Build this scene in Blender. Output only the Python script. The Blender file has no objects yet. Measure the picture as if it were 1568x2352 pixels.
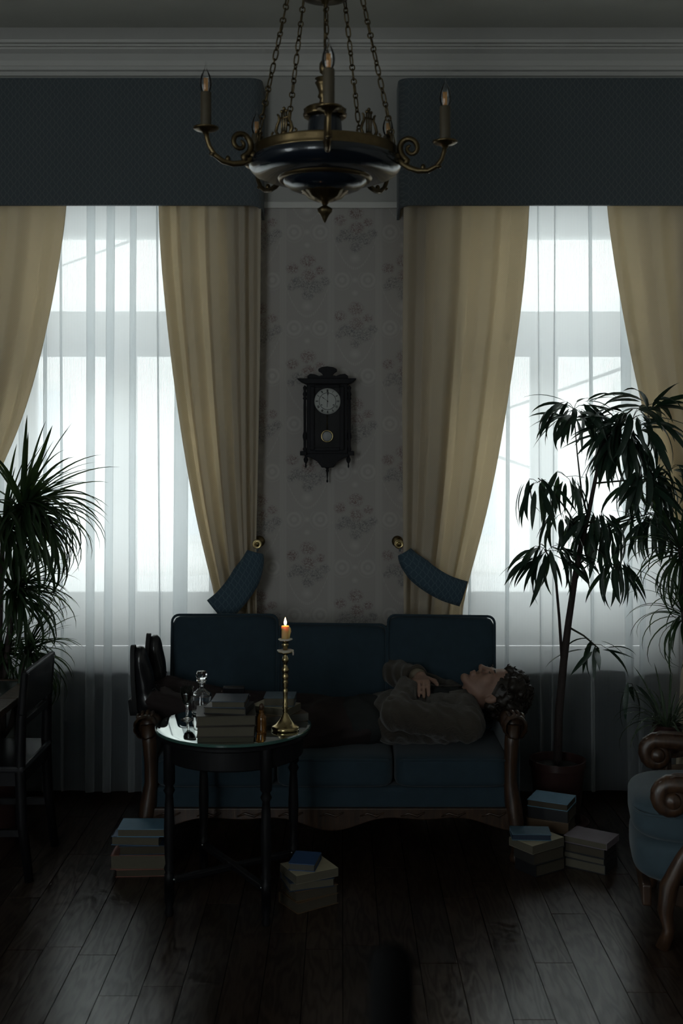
import bpy, bmesh, math, random
import numpy as np
from mathutils import Vector, Matrix, Euler

random.seed(7)
np.random.seed(7)
sc = bpy.context.scene
COL = sc.collection
PI = math.pi

# ------------------------------------------------------------------ camera, world, exposure
CAMZ, FPX, HX, HY = 1.65, 2600.0, 784.0, 1010.0       # eye height, focal length and horizon in pixels of the 1568x2352 frame
cam_d = bpy.data.cameras.new('camera')
cam = bpy.data.objects.new('camera', cam_d); COL.objects.link(cam)
cam.location = (0, 0, CAMZ); cam.rotation_euler = (PI / 2, 0, 0)
cam_d.sensor_fit = 'VERTICAL'; cam_d.sensor_height = 36.0; cam_d.sensor_width = 24.0
cam_d.lens = 36.0 * FPX / 2352.0
cam_d.shift_y = -(1176.0 - HY) / 2352.0
cam_d.clip_start = 0.05; cam_d.clip_end = 200
cam_d.dof.use_dof = True; cam_d.dof.focus_distance = 4.6; cam_d.dof.aperture_fstop = 3.2
sc.camera = cam

world = bpy.data.worlds.new('overcast_sky'); sc.world = world; world.use_nodes = True
bg = world.node_tree.nodes['Background']
bg.inputs[0].default_value = (0.90, 0.96, 1.0, 1); bg.inputs[1].default_value = 6.4

sc.view_settings.view_transform = 'Standard'; sc.view_settings.look = 'None'
sc.view_settings.gamma = 1.0; sc.view_settings.use_curve_mapping = False
sc.view_settings.exposure = 0.0
sc.cycles.use_adaptive_sampling = True; sc.cycles.adaptive_threshold = .06; sc.cycles.adaptive_min_samples = 20; sc.cycles.max_bounces = 10; sc.cycles.transparent_max_bounces = 14
sc.cycles.diffuse_bounces = 4; sc.cycles.glossy_bounces = 4; sc.cycles.transmission_bounces = 10
sc.cycles.sample_clamp_indirect = 6.0
sc.cycles.caustics_reflective = False; sc.cycles.caustics_refractive = False

# ------------------------------------------------------------------ helpers
def P(px, py, d):
    return Vector(((px - HX) / FPX * d, d, CAMZ + (HY - py) / FPX * d))

class MB:
    def __init__(self): self.v = []; self.f = []
    def add(self, vs, fs):
        o = len(self.v)
        self.v.extend([tuple(p) for p in vs]); self.f.extend([tuple(i + o for i in q) for q in fs]); return self
    def box(self, c, s, rot=None):
        vs = []
        for x in (-.5, .5):
            for y in (-.5, .5):
                for z in (-.5, .5):
                    p = Vector((x * s[0], y * s[1], z * s[2]))
                    if rot is not None: p = Euler(rot).to_matrix() @ p
                    vs.append(p + Vector(c))
        return self.add(vs, [(0, 1, 3, 2), (4, 6, 7, 5), (0, 4, 5, 1), (2, 3, 7, 6), (0, 2, 6, 4), (1, 5, 7, 3)])
    def bb(self, x0, x1, y0, y1, z0, z1):
        return self.box(((x0 + x1) / 2, (y0 + y1) / 2, (z0 + z1) / 2), (x1 - x0, y1 - y0, z1 - z0))
    def lathe(self, prof, n=28, c=(0, 0, 0), M=None, mod=None):
        vs, fs = [], []
        k = len(prof)
        for i in range(n):
            a = 2 * PI * i / n
            for (r, z) in prof:
                q = r * (mod(a, z) if mod else 1)
                p = Vector((q * math.cos(a), q * math.sin(a), z))
                if M is not None: p = M @ p
                vs.append(p + Vector(c))
        for i in range(n):
            j = (i + 1) % n
            for t in range(k - 1):
                fs.append((i * k + t, j * k + t, j * k + t + 1, i * k + t + 1))
        return self.add(vs, fs)
    def tube(self, pts, rad, n=8, closed=False, flat=None):
        pts = [Vector(p) for p in pts]; m = len(pts)
        if not hasattr(rad, '__len__'): rad = [rad] * m
        vs, fs = [], []
        up = None
        for i in range(m):
            if closed: t = pts[(i + 1) % m] - pts[i - 1]
            else: t = pts[min(i + 1, m - 1)] - pts[max(i - 1, 0)]
            t.normalize()
            if up is None:
                up = Vector((0, 0, 1)) if abs(t.z) < .9 else Vector((0, 1, 0))
            s = t.cross(up)
            if s.length < 1e-6: s = t.cross(Vector((1, 0, 0)))
            s.normalize(); w = s.cross(t); w.normalize(); up = w
            for j in range(n):
                a = 2 * PI * j / n
                vs.append(pts[i] + s * (rad[i] * math.cos(a)) + w * (rad[i] * math.sin(a) * (flat or 1)))
        for i in range(m if closed else m - 1):
            i2 = (i + 1) % m
            for j in range(n):
                j2 = (j + 1) % n
                fs.append((i * n + j, i * n + j2, i2 * n + j2, i2 * n + j))
        if not closed:
            fs.append(tuple(range(n))[::-1]); fs.append(tuple((m - 1) * n + j for j in range(n)))
        return self.add(vs, fs)
    def prism(self, poly, y0, y1):            # polygon in x,z extruded along y
        n = len(poly)
        vs = [(p[0], y0, p[1]) for p in poly] + [(p[0], y1, p[1]) for p in poly]
        fs = [tuple(range(n)), tuple(range(2 * n - 1, n - 1, -1))]
        for i in range(n):
            j = (i + 1) % n
            fs.append((i, i + n, j + n, j))
        return self.add(vs, fs)
    def grid(self, rows, wrap=False):
        m, n = len(rows), len(rows[0]); vs = [p for r in rows for p in r]; fs = []
        for i in range(m - 1):
            for j in range(n if wrap else n - 1):
                j2 = (j + 1) % n
                fs.append((i * n + j, i * n + j2, (i + 1) * n + j2, (i + 1) * n + j))
        return self.add(vs, fs)
    def sphere(self, c, r, n=12, m=8):
        r = (r, r, r) if not hasattr(r, '__len__') else r
        prof = [(math.sin(PI * i / m), -math.cos(PI * i / m)) for i in range(m + 1)]
        o = len(self.v); self.lathe(prof, n)
        for i in range(o, len(self.v)):
            p = self.v[i]; self.v[i] = (c[0] + p[0] * r[0], c[1] + p[1] * r[1], c[2] + p[2] * r[2])
        return self
    def cushion(self, c, s, e=7.0, puff=.12, n=14, rot=None, ears=0.0):
        # rounded pillow: superquadric box with swollen broad faces
        bm = bmesh.new(); bmesh.ops.create_cube(bm, size=2)
        bmesh.ops.subdivide_edges(bm, edges=bm.edges[:], cuts=n, use_grid_fill=True)
        vs = []; R = Euler(rot).to_matrix() if rot is not None else None
        for v in bm.verts:
            x, y, z = v.co
            l = (abs(x) ** e + abs(y) ** e + abs(z) ** e) ** (1 / e)
            x, y, z = x / l, y / l, z / l
            b = (1 - x * x) * (1 - y * y) * (1 - z * z)
            k = [1 - x * x, 1 - y * y, 1 - z * z]; a = min(range(3), key=lambda i: s[i])
            w = 1.0
            for i in range(3):
                if i != a: w *= k[i]
            q = [x, y, z]; q[a] *= 1 + puff * w - puff * .3
            if ears: q[2] += ears * (abs(x) ** 6) * (z > 0) * z
            p = Vector((q[0] * s[0] / 2, q[1] * s[1] / 2, q[2] * s[2] / 2))
            if R: p = R @ p
            vs.append(p + Vector(c))
        bm.verts.index_update()
        fs = [tuple(v.index for v in f.verts) for f in bm.faces]; bm.free()
        return self.add(vs, fs)
    def mesh(self, name, smooth=False):
        me = bpy.data.meshes.new(name); me.from_pydata(self.v, [], self.f); me.validate(); me.update()
        bm = bmesh.new(); bm.from_mesh(me); bmesh.ops.recalc_face_normals(bm, faces=bm.faces[:]); bm.to_mesh(me); bm.free()
        if smooth:
            for p in me.polygons: p.use_smooth = True
        return me
    def build(self, name, mat, parent=None, smooth=False, bevel=0, world=False, auto=None):
        if world and parent is not None:
            L = parent.matrix_basis.inverted()
            self.v = [tuple(L @ Vector(p)) for p in self.v]
        me = self.mesh(name, smooth or auto is not None)
        return link(name, me, mat, parent, bevel, auto)

def link(name, me, mat, parent=None, bevel=0, auto=None):
    o = bpy.data.objects.new(name, me); COL.objects.link(o)
    if mat is not None and len(me.materials) == 0: me.materials.append(mat)
    if parent is not None: o.parent = parent
    if auto is not None:
        me.set_sharp_from_angle(angle=math.radians(auto))
    if bevel:
        b = o.modifiers.new('bevel', 'BEVEL'); b.width = bevel; b.segments = 2; b.limit_method = 'ANGLE'; b.angle_limit = .6
    return o

def tag(o, label, cat, group=None, kind=None):
    if label: o['label'] = label
    if cat: o['category'] = cat
    if group: o['group'] = group
    if kind: o['kind'] = kind
    return o

def thing(name, label, cat, loc=(0, 0, 0), rotz=0, group=None):
    o = bpy.data.objects.new(name, None); COL.objects.link(o)
    o.location = loc; o.rotation_euler = (0, 0, rotz); o.empty_display_size = .05
    o.matrix_basis = Matrix.Translation(Vector(loc)) @ Euler((0, 0, rotz)).to_matrix().to_4x4()
    return tag(o, label, cat, group)

def sub(name, parent, loc=(0, 0, 0)):
    o = bpy.data.objects.new(name, None); COL.objects.link(o); o.parent = parent; o.location = loc; o.empty_display_size = .02
    return o

def struct(name, mb, mat, parent=None, **k):
    o = mb.build(name, mat, parent, **k)
    if parent is None: o['kind'] = 'structure'
    return o

def lerp_tab(tab, y):
    if y <= tab[0][0]: return tab[0][1]
    for (a, b), (c, d) in zip(tab, tab[1:]):
        if y <= c:
            t = (y - a) / (c - a); return b + (d - b) * t
    return tab[-1][1]

def smooth_tab(tab, y, w):
    return sum(lerp_tab(tab, y + k * w / 4) for k in range(-4, 5)) / 9

# ------------------------------------------------------------------ materials
class NT:
    def __init__(self, name):
        self.m = bpy.data.materials.new(name); self.m.use_nodes = True
        self.t = self.m.node_tree; self.n = self.t.nodes
        self.p = self.n['Principled BSDF']; self.out = self.n['Material Output']
    def N(self, typ, **k):
        n = self.n.new(typ)
        for a, b in k.items(): setattr(n, a, b)
        return n
    def L(self, a, b): self.t.links.new(a, b)
    def val(self, s, x):
        if isinstance(x, (int, float)): s.default_value = x
        else: self.L(x, s)
    def math(self, op, a, b=0.0, c=None, clamp=False):
        n = self.N('ShaderNodeMath', operation=op); n.use_clamp = clamp
        self.val(n.inputs[0], a); self.val(n.inputs[1], b)
        if c is not None: self.val(n.inputs[2], c)
        return n.outputs[0]
    def mix(self, f, a, b):
        n = self.N('ShaderNodeMix', data_type='RGBA'); self.val(n.inputs[0], f)
        for s, x in ((n.inputs[6], a), (n.inputs[7], b)):
            if isinstance(x, tuple): s.default_value = (*x[:3], 1)
            else: self.L(x, s)
        return n.outputs[2]
    def obj_coord(self, generated=False):
        c = self.N('ShaderNodeTexCoord'); return c.outputs['Generated' if generated else 'Object']
    def xyz(self, vec):
        s = self.N('ShaderNodeSeparateXYZ'); self.L(vec, s.inputs[0]); return s.outputs
    def noise(self, vec, scale, detail=4, rough=.55, stretch=None):
        if stretch:
            mp = self.N('ShaderNodeMapping'); mp.inputs['Scale'].default_value = stretch; self.L(vec, mp.inputs[0]); vec = mp.outputs[0]
        n = self.N('ShaderNodeTexNoise'); n.inputs['Scale'].default_value = scale; n.inputs['Detail'].default_value = detail
        n.inputs['Roughness'].default_value = rough; self.L(vec, n.inputs['Vector']); return n.outputs['Fac']
    def bump(self, h, strength=.3, dist=.01):
        b = self.N('ShaderNodeBump'); b.inputs['Strength'].default_value = strength; b.inputs['Distance'].default_value = dist
        self.L(h, b.inputs['Height']); self.L(b.outputs[0], self.p.inputs['Normal']); return b

def mat(name, col, rough=.5, metal=0.0, spec=.5, var=None, bump=None, coat=0, sheen=0, sss=0, trans=0, ior=1.45):
    t = NT(name); p = t.p
    p.inputs['Base Color'].default_value = (*col, 1); p.inputs['Roughness'].default_value = rough
    p.inputs['Metallic'].default_value = metal; p.inputs['Specular IOR Level'].default_value = spec
    p.inputs['Coat Weight'].default_value = coat; p.inputs['IOR'].default_value = ior
    p.inputs['Transmission Weight'].default_value = trans
    if sheen: p.inputs['Sheen Weight'].default_value = sheen
    if sss:
        p.inputs['Subsurface Weight'].default_value = sss; p.inputs['Subsurface Radius'].default_value = (.02, .009, .003)
        p.inputs['Subsurface Scale'].default_value = 1.0
    if var or bump: oc = t.obj_coord()
    if var:
        n = t.noise(oc, var[0]); k = var[1]
        t.L(t.mix(n, tuple(c * (1 - k) for c in col), tuple(min(1, c * (1 + k)) for c in col)), p.inputs['Base Color'])
    if bump:
        t.bump(t.noise(oc, bump[0], 3), bump[1], bump[2] if len(bump) > 2 else .004)
    return t.m

def wood(name, c1, c2, rough=.35, scale=6, axis=(1, 1, 14), bump=.15, coat=0):
    t = NT(name); oc = t.obj_coord()
    st = tuple(1.0 if a > 5 else 9.0 for a in axis)
    n = t.noise(oc, scale, 5, .6, st)
    r = t.N('ShaderNodeValToRGB'); r.color_ramp.elements[0].position = .35; r.color_ramp.elements[1].position = .68
    r.color_ramp.elements[0].color = (*c1, 1); r.color_ramp.elements[1].color = (*c2, 1)
    t.L(n, r.inputs[0]); t.L(r.outputs[0], t.p.inputs['Base Color'])
    t.p.inputs['Roughness'].default_value = rough; t.p.inputs['Coat Weight'].default_value = coat
    t.bump(n, bump, .004)
    return t.m

def lattice_fabric(name, base, line, cell):
    # dark woven cloth with a thin ogee diamond lattice
    t = NT(name); x, y, z = t.xyz(t.obj_coord())
    a = t.math('ADD', x, y)
    u = t.math('DIVIDE', a, cell); v = t.math('DIVIDE', z, cell * 1.25)
    wob = t.math('MULTIPLY', t.math('SINE', t.math('MULTIPLY', v, 4 * PI)), .06)
    d1 = t.math('ADD', t.math('ADD', u, v), wob); d2 = t.math('SUBTRACT', t.math('SUBTRACT', u, v), wob)
    def ln(d):
        f = t.math('ABSOLUTE', t.math('SUBTRACT', t.math('FRACT', d), .5))
        return t.math('LESS_THAN', f, .07)
    m = t.math('MAXIMUM', ln(d1), ln(d2))
    fine = t.noise(t.obj_coord(), 900, 2)
    c = t.mix(m, base, line)
    t.L(t.mix(t.math('MULTIPLY', fine, .4), c, tuple(k * .6 for k in base)), t.p.inputs['Base Color'])
    t.p.inputs['Roughness'].default_value = .8; t.p.inputs['Sheen Weight'].default_value = .15
    t.bump(t.math('ADD', t.math('MULTIPLY', m, .6), fine), .12, .002)
    return t.m

def translucent_cloth(name, col, tcol, ft, weave):
    t = NT(name); oc = t.obj_coord(); x, y, z = t.xyz(oc)
    w = t.math('MULTIPLY', t.math('SINE', t.math('MULTIPLY', x, weave)), t.math('SINE', t.math('MULTIPLY', z, weave)))
    t.p.inputs['Roughness'].default_value = .75; t.p.inputs['Specular IOR Level'].default_value = .25
    t.L(t.mix(t.math('MULTIPLY_ADD', w, .5, .5), tuple(c * .8 for c in col), col), t.p.inputs['Base Color'])
    t.bump(w, .25, .002)
    tr = t.N('ShaderNodeBsdfTranslucent'); tr.inputs[0].default_value = (*tcol, 1)
    mx = t.N('ShaderNodeMixShader'); mx.inputs[0].default_value = ft
    t.L(t.p.outputs[0], mx.inputs[1]); t.L(tr.outputs[0], mx.inputs[2]); t.L(mx.outputs[0], t.out.inputs[0])
    return t.m

def sheer_cloth(name, clear):
    t = NT(name); oc = t.obj_coord(); x, y, z = t.xyz(oc)
    th = t.math('MULTIPLY_ADD', t.math('SINE', t.math('MULTIPLY', x, 900)), .5, .5)
    fac = t.math('SUBTRACT', 1.0, t.math('MULTIPLY_ADD', th, .10, clear - .05))
    tp = t.N('ShaderNodeBsdfTransparent'); tp.inputs[0].default_value = (1, 1, 1, 1)
    tl = t.N('ShaderNodeBsdfTranslucent'); tl.inputs[0].default_value = (.91, .93, .94, 1)
    df = t.N('ShaderNodeBsdfDiffuse'); df.inputs[0].default_value = (.62, .64, .66, 1)
    m1 = t.N('ShaderNodeMixShader'); m1.inputs[0].default_value = .08
    t.L(tl.outputs[0], m1.inputs[1]); t.L(df.outputs[0], m1.inputs[2])
    m2 = t.N('ShaderNodeMixShader'); t.L(fac, m2.inputs[0]); t.L(tp.outputs[0], m2.inputs[1]); t.L(m1.outputs[0], m2.inputs[2])
    t.L(m2.outputs[0], t.out.inputs[0]); return t.m

def pane_glass(name, tint=(.97, .99, .98), refl=1.0):
    t = NT(name)
    tp = t.N('ShaderNodeBsdfTransparent'); tp.inputs[0].default_value = (*tint, 1)
    gl = t.N('ShaderNodeBsdfGlossy'); gl.inputs['Roughness'].default_value = .02
    fr = t.N('ShaderNodeFresnel'); fr.inputs[0].default_value = 1.45
    mx = t.N('ShaderNodeMixShader'); t.L(t.math('MULTIPLY', fr.outputs[0], refl), mx.inputs[0])
    t.L(tp.outputs[0], mx.inputs[1]); t.L(gl.outputs[0], mx.inputs[2]); t.L(mx.outputs[0], t.out.inputs[0]); return t.m

def leaf_mat(name, col, tcol, f=.35):
    t = NT(name); n = t.noise(t.obj_coord(), 30, 3)
    t.L(t.mix(n, tuple(c * .7 for c in col), tuple(c * 1.3 for c in col)), t.p.inputs['Base Color'])
    t.p.inputs['Roughness'].default_value = .45
    tr = t.N('ShaderNodeBsdfTranslucent'); tr.inputs[0].default_value = (*tcol, 1)
    mx = t.N('ShaderNodeMixShader'); mx.inputs[0].default_value = f
    t.L(t.p.outputs[0], mx.inputs[1]); t.L(tr.outputs[0], mx.inputs[2]); t.L(mx.outputs[0], t.out.inputs[0]); return t.m

def wallpaper():
    t = NT('rose_wallpaper'); oc = t.obj_coord(); x, y, z = t.xyz(oc)
    CW, CH, X0, Z0 = .2221, .4442, -.1595, 2.427
    u = t.math('ADD', t.math('DIVIDE', t.math('SUBTRACT', x, X0), CW), .5)
    col = t.math('FLOOR', u); par = t.math('PINGPONG', col, 1.0)
    v = t.math('ADD', t.math('ADD', t.math('DIVIDE', t.math('SUBTRACT', z, Z0), CH), .5), t.math('MULTIPLY', par, .5))
    lx = t.math('MULTIPLY', t.math('SUBTRACT', t.math('FRACT', u), .5), CW)
    lz = t.math('MULTIPLY', t.math('SUBTRACT', t.math('FRACT', v), .5), CH)
    k = 5.25 / 2600
    def dist(px, py, sy=1.0):
        a = t.math('SUBTRACT', lx, px * k); b = t.math('MULTIPLY', t.math('SUBTRACT', lz, -py * k), sy)
        return t.math('SQRT', t.math('ADD', t.math('MULTIPLY', a, a), t.math('MULTIPLY', b, b)))
    def blob(px, py, r):
        d = dist(px, py, 1.15)
        return t.math('SUBTRACT', 1.0, t.math('DIVIDE', d, r * k), clamp=True), d
    def union(lst):
        m = None; dm = None
        for b in lst:
            q, d = blob(*b); m = q if m is None else t.math('MAXIMUM', m, q)
        return m
    roses = union([(2, -26, 21), (-34, -9, 17), (4, 8, 20), (30, -4, 14)])
    leaves = union([(-22, 24, 20), (20, 34, 22), (40, 22, 15), (-36, 34, 12), (2, 52, 17), (-4, 30, 18)])
    vo = t.N('ShaderNodeTexVoronoi', feature='DISTANCE_TO_EDGE'); vo.inputs['Scale'].default_value = 85
    nz = t.N('ShaderNodeTexNoise'); nz.inputs['Scale'].default_value = 70; nz.inputs['Detail'].default_value = 3; t.L(oc, nz.inputs['Vector'])
    ad = t.N('ShaderNodeVectorMath', operation='MULTIPLY_ADD'); t.L(nz.outputs['Color'], ad.inputs[0]); ad.inputs[1].default_value = (.035, .035, .035)
    t.L(oc, ad.inputs[2]); t.L(ad.outputs[0], vo.inputs['Vector'])
    lines = t.math('LESS_THAN', vo.outputs['Distance'], .085)
    sh = t.noise(oc, 110, 3)
    def ink(m, g):
        s = t.math('MULTIPLY', m, 2.2, clamp=True)
        return t.math('MULTIPLY', s, t.math('MULTIPLY', t.math('ADD', t.math('MULTIPLY', lines, 1.5), t.math('MULTIPLY', t.math('GREATER_THAN', sh, .53), .45)), g), clamp=True)
    def ring(px, py, r):
        d = dist(px, py); w = t.math('DIVIDE', d, r * k)
        s = t.math('MULTIPLY_ADD', t.math('SINE', t.math('MULTIPLY', w, 13)), .5, .5)
        return t.math('MULTIPLY', s, t.math('LESS_THAN', w, 1.0))
    rings = t.math('MAXIMUM', ring(-30, -92, 24), ring(30, -92, 24))
    urn = union([(0, 78, 15), (0, -62, 9), (0, -92, 9)])
    stripe = t.math('MULTIPLY', t.math('GREATER_THAN', t.math('ABSOLUTE', lx), .095),
                    t.math('MULTIPLY_ADD', t.math('SINE', t.math('MULTIPLY', lx, 1400)), .5, .5))
    ax = t.math('MULTIPLY', lx, lx)
    g = t.math('ABSOLUTE', t.math('SUBTRACT', t.math('ADD', lz, .02), t.math('MULTIPLY_ADD', ax, 14.0, -.185)))
    swag = t.math('MULTIPLY', t.math('LESS_THAN', g, .006), t.math('MULTIPLY_ADD', t.math('SINE', t.math('MULTIPLY', lx, 700)), .5, .5))
    base = (.392, .363, .342)
    pale = t.math('MAXIMUM', t.math('MAXIMUM', rings, t.math('MULTIPLY', urn, 1.4)), t.math('MAXIMUM', stripe, swag))
    rib = t.math('MULTIPLY_ADD', t.math('SINE', t.math('MULTIPLY', x, 1900)), .5, .5)
    c = t.mix(t.math('MULTIPLY', rib, .25), base, (.31, .305, .295))
    c = t.mix(t.math('MULTIPLY', pale, .7), c, (.475, .455, .43))
    c = t.mix(ink(leaves, .42), c, (.14, .14, .145))
    c = t.mix(ink(roses, .50), c, (.19, .125, .12))
    up = t.math('GREATER_THAN', z, 2.735)
    c = t.mix(up, c, (.40, .392, .37))
    t.L(c, t.p.inputs['Base Color']); t.p.inputs['Roughness'].default_value = .7; t.p.inputs['Specular IOR Level'].default_value = .3
    return t.m

def plank_mat(name):
    t = NT(name); oc = t.obj_coord()
    oi = t.N('ShaderNodeObjectInfo')
    of = t.N('ShaderNodeVectorMath', operation='MULTIPLY_ADD')
    cb = t.N('ShaderNodeCombineXYZ'); t.L(oi.outputs['Random'], cb.inputs[0]); t.L(oi.outputs['Random'], cb.inputs[1])
    t.L(cb.outputs[0], of.inputs[0]); of.inputs[1].default_value = (37, 53, 0); t.L(oc, of.inputs[2])
    n = t.noise(of.outputs[0], 7, 6, .62, (7, .9, 1))
    n2 = t.noise(of.outputs[0], 3.0, 3, .5, (4, .6, 1))
    wv = t.math('MULTIPLY_ADD', t.math('SINE', t.math('MULTIPLY', n2, 60)), .5, .5)
    g = t.math('ADD', t.math('MULTIPLY', n, .65), t.math('MULTIPLY', wv, .35))
    r = t.N('ShaderNodeValToRGB'); e = r.color_ramp.elements
    e[0].position = .25; e[0].color = (.015, .009, .006, 1); e[1].position = .8; e[1].color = (.040, .024, .016, 1)
    t.L(g, r.inputs[0])
    br = t.math('MULTIPLY_ADD', oi.outputs['Random'], .5, .75)
    hs = t.N('ShaderNodeHueSaturation'); t.L(br, hs.inputs['Value']); t.L(r.outputs[0], hs.inputs['Color'])
    t.L(hs.outputs[0], t.p.inputs['Base Color'])
    t.L(t.math('MULTIPLY_ADD', g, .06, .27), t.p.inputs['Roughness'])
    fg = t.noise(of.outputs[0], 40, 4, .6, (6, .5, 1))
    t.L(t.math('MULTIPLY_ADD', t.math('ADD', t.math('MULTIPLY', fg, .6), t.math('MULTIPLY', wv, .4)), .75, .18), t.p.inputs['Specular IOR Level']); t.p.inputs['Coat Weight'].default_value = .3; t.p.inputs['Coat Roughness'].default_value = .22
    return t.m

M_wall = wallpaper()
M_plaster = mat('white_plaster', (.62, .605, .575), .75, var=(6, .05))
M_ceil = mat('ceiling_paint', (.66, .655, .60), .8, var=(4, .04))
M_room = mat('room_wall', (.50, .49, .46), .8, var=(3, .08))
M_plank = plank_mat('dark_oak_plank')
M_frame = mat('white_window_paint', (.72, .74, .75), .4)
M_pane = pane_glass('window_pane')
M_sheer = sheer_cloth('white_voile', .11)
M_drape = translucent_cloth('beige_drape', (.74, .68, .59), (.88, .77, .58), .53, 700)
M_val = lattice_fabric('blue_lattice_cloth', (.074, .092, .103), (.115, .130, .140), .0315)
M_tie = lattice_fabric('teal_lattice_cloth', (.030, .065, .095), (.075, .12, .15), .030)
M_velvet = mat('dark_blue_velvet', (.014, .033, .048), .85, sheen=.12, var=(25, .25), bump=(500, .12, .002))
M_velvet2 = mat('grey_blue_velvet', (.026, .047, .060), .8, sheen=.14, var=(18, .25), bump=(400, .12, .002))
M_carve = wood('carved_walnut', (.020, .010, .006), (.060, .029, .014), .38, 8)
M_black = wood('black_stained_wood', (.003, .003, .004), (.007, .0065, .008), .5, 10)
M_black.node_tree.nodes['Principled BSDF'].inputs['Specular IOR Level'].default_value = .22
M_clock = wood('dark_clock_wood', (.005, .005, .007), (.011, .010, .013), .65, 12)
M_clock.node_tree.nodes['Principled BSDF'].inputs['Specular IOR Level'].default_value = .25
M_brass = mat('aged_brass', (.14, .10, .05), .34, 1.0, var=(40, .35), bump=(120, .15, .002))
M_brass2 = mat('polished_brass', (.42, .325, .165), .2, 1.0, var=(30, .2))
M_dbrass = mat('tarnished_brass', (.085, .062, .032), .4, 1.0, var=(60, .5), bump=(160, .2, .002))
M_navy = mat('navy_lacquer', (.004, .007, .012), .24, coat=.4, bump=(3, .02, .01))
M_glass = mat('clear_glass', (1, 1, 1), .0, trans=1.0, ior=1.5)
M_steel = mat('old_screw_steel', (.5, .5, .52), .3, 1.0)

# ================================================================== THE ROOM
WY = 5.25                      # inner face of the window wall
RX, RB, RC = 2.9, -1.7, 3.50   # room half width, back wall, ceiling
W1, W2 = -1.09, 1.01           # window centres
HW, SILL, HEAD = .52, .63, 2.86

mb = MB()
xs = [-RX, W1 - HW, W1 + HW, W2 - HW, W2 + HW, RX]
for a, b in ((0, 1), (2, 3), (4, 5)): mb.bb(xs[a], xs[b], WY, WY + .55, -.1, HEAD)
mb.bb(-RX, RX, WY, WY + .55, HEAD, RC + .1)
struct('wall_front', mb, M_wall)
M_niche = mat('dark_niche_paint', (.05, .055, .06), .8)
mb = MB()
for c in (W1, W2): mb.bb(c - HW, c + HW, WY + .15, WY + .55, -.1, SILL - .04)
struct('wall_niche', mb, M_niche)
# unseen tall window added in the left wall, filling the room with daylight
L0, L1, LZ0, LZ1 = -.6, 1.6, .45, 2.95
mb = MB()
mb.bb(-RX - .3, -RX, RB - .2, L0, -.1, RC + .1); mb.bb(-RX - .3, -RX, L1, WY + .55, -.1, RC + .1)
mb.bb(-RX - .3, -RX, L0, L1, -.1, LZ0); mb.bb(-RX - .3, -RX, L0, L1, LZ1, RC + .1)
struct('wall_left', mb, M_room)
struct('wall_right', MB().bb(RX, RX + .2, RB, WY + .55, -.1, RC + .1), M_room)
B0, B1, BZ0, BZ1 = -2.4, -1.15, .45, 2.95     # back-wall window behind the camera, likewise unseen and added for fill light
mb = MB()
mb.bb(-RX - .3, B0, RB - .3, RB, -.1, RC + .1); mb.bb(B1, RX + .2, RB - .3, RB, -.1, RC + .1)
mb.bb(B0, B1, RB - .3, RB, -.1, BZ0); mb.bb(B0, B1, RB - .3, RB, BZ1, RC + .1)
struct('wall_back', mb, M_room)
struct('ceiling', MB().bb(-RX, RX, RB, WY, RC, RC + .1), M_ceil)

# cornice: a moulded profile run along the window wall
prof = [(0, 3.335), (.012, 3.335), (.016, 3.352), (.030, 3.356), (.030, 3.372), (.022, 3.378), (.026, 3.40), (.045, 3.425), (.07, 3.438),
        (.07, 3.446), (.082, 3.448), (.082, 3.456), (.10, 3.458), (.105, 3.47), (.13, 3.485), (.17, 3.4999), (0, 3.4999)]
mb = MB()
rows = [[(x, WY - q[0], q[1]) for q in prof] for x in (-RX, RX)]
mb.grid(rows); struct('trim_1', mb, M_plaster, auto=25)
mb = MB(); mb.bb(-RX, RX, WY - .014, WY, 2.722, 2.752); struct('trim_2', mb, M_plaster, bevel=.004)
mb = MB(); mb.bb(W1 + HW, W2 - HW, WY - .018, WY, .0, .12); struct('baseboard_front', mb, M_plaster, bevel=.004)

# floor: sub-floor slab with planks laid on it, the visible ones each a piece
floor = struct('floor', MB().bb(-RX, RX, RB, WY + .15, -.08, -.018), mat('subfloor', (.004, .003, .003), .9))
PW = .121
rest = MB(); near = []
rng = random.Random(3)
i = 0
x = -RX
while x < RX - .02:
    y = RB + rng.uniform(0, .9) - .9
    while y < WY + .15:
        ln = rng.uniform(.75, 1.15)
        y0, y1 = max(y, RB), min(y + ln, WY + .15)
        if y1 - y0 > .04:
            seen = y1 > 2.95 and abs(x + PW / 2) < 1.75
            if seen: near.append((x, y0, y1))
            else: rest.bb(x + .0012, min(x + PW - .0012, RX), y0 + .0015, y1 - .0015, -.018, 0)
        y += ln
    x += PW
r = rest.build('plank', M_plank, floor); r['kind'] = 'stuff'
for (x, y0, y1) in near:
    m = MB(); L = y1 - y0 - .003; m.bb(-PW / 2 + .0012, PW / 2 - .0012, -L / 2, L / 2, -.018, 0)
    o = m.build('plank', M_plank, floor)
    o.location = (x + PW / 2, (y0 + y1) / 2, rng.uniform(-.0006, .0004))

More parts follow.
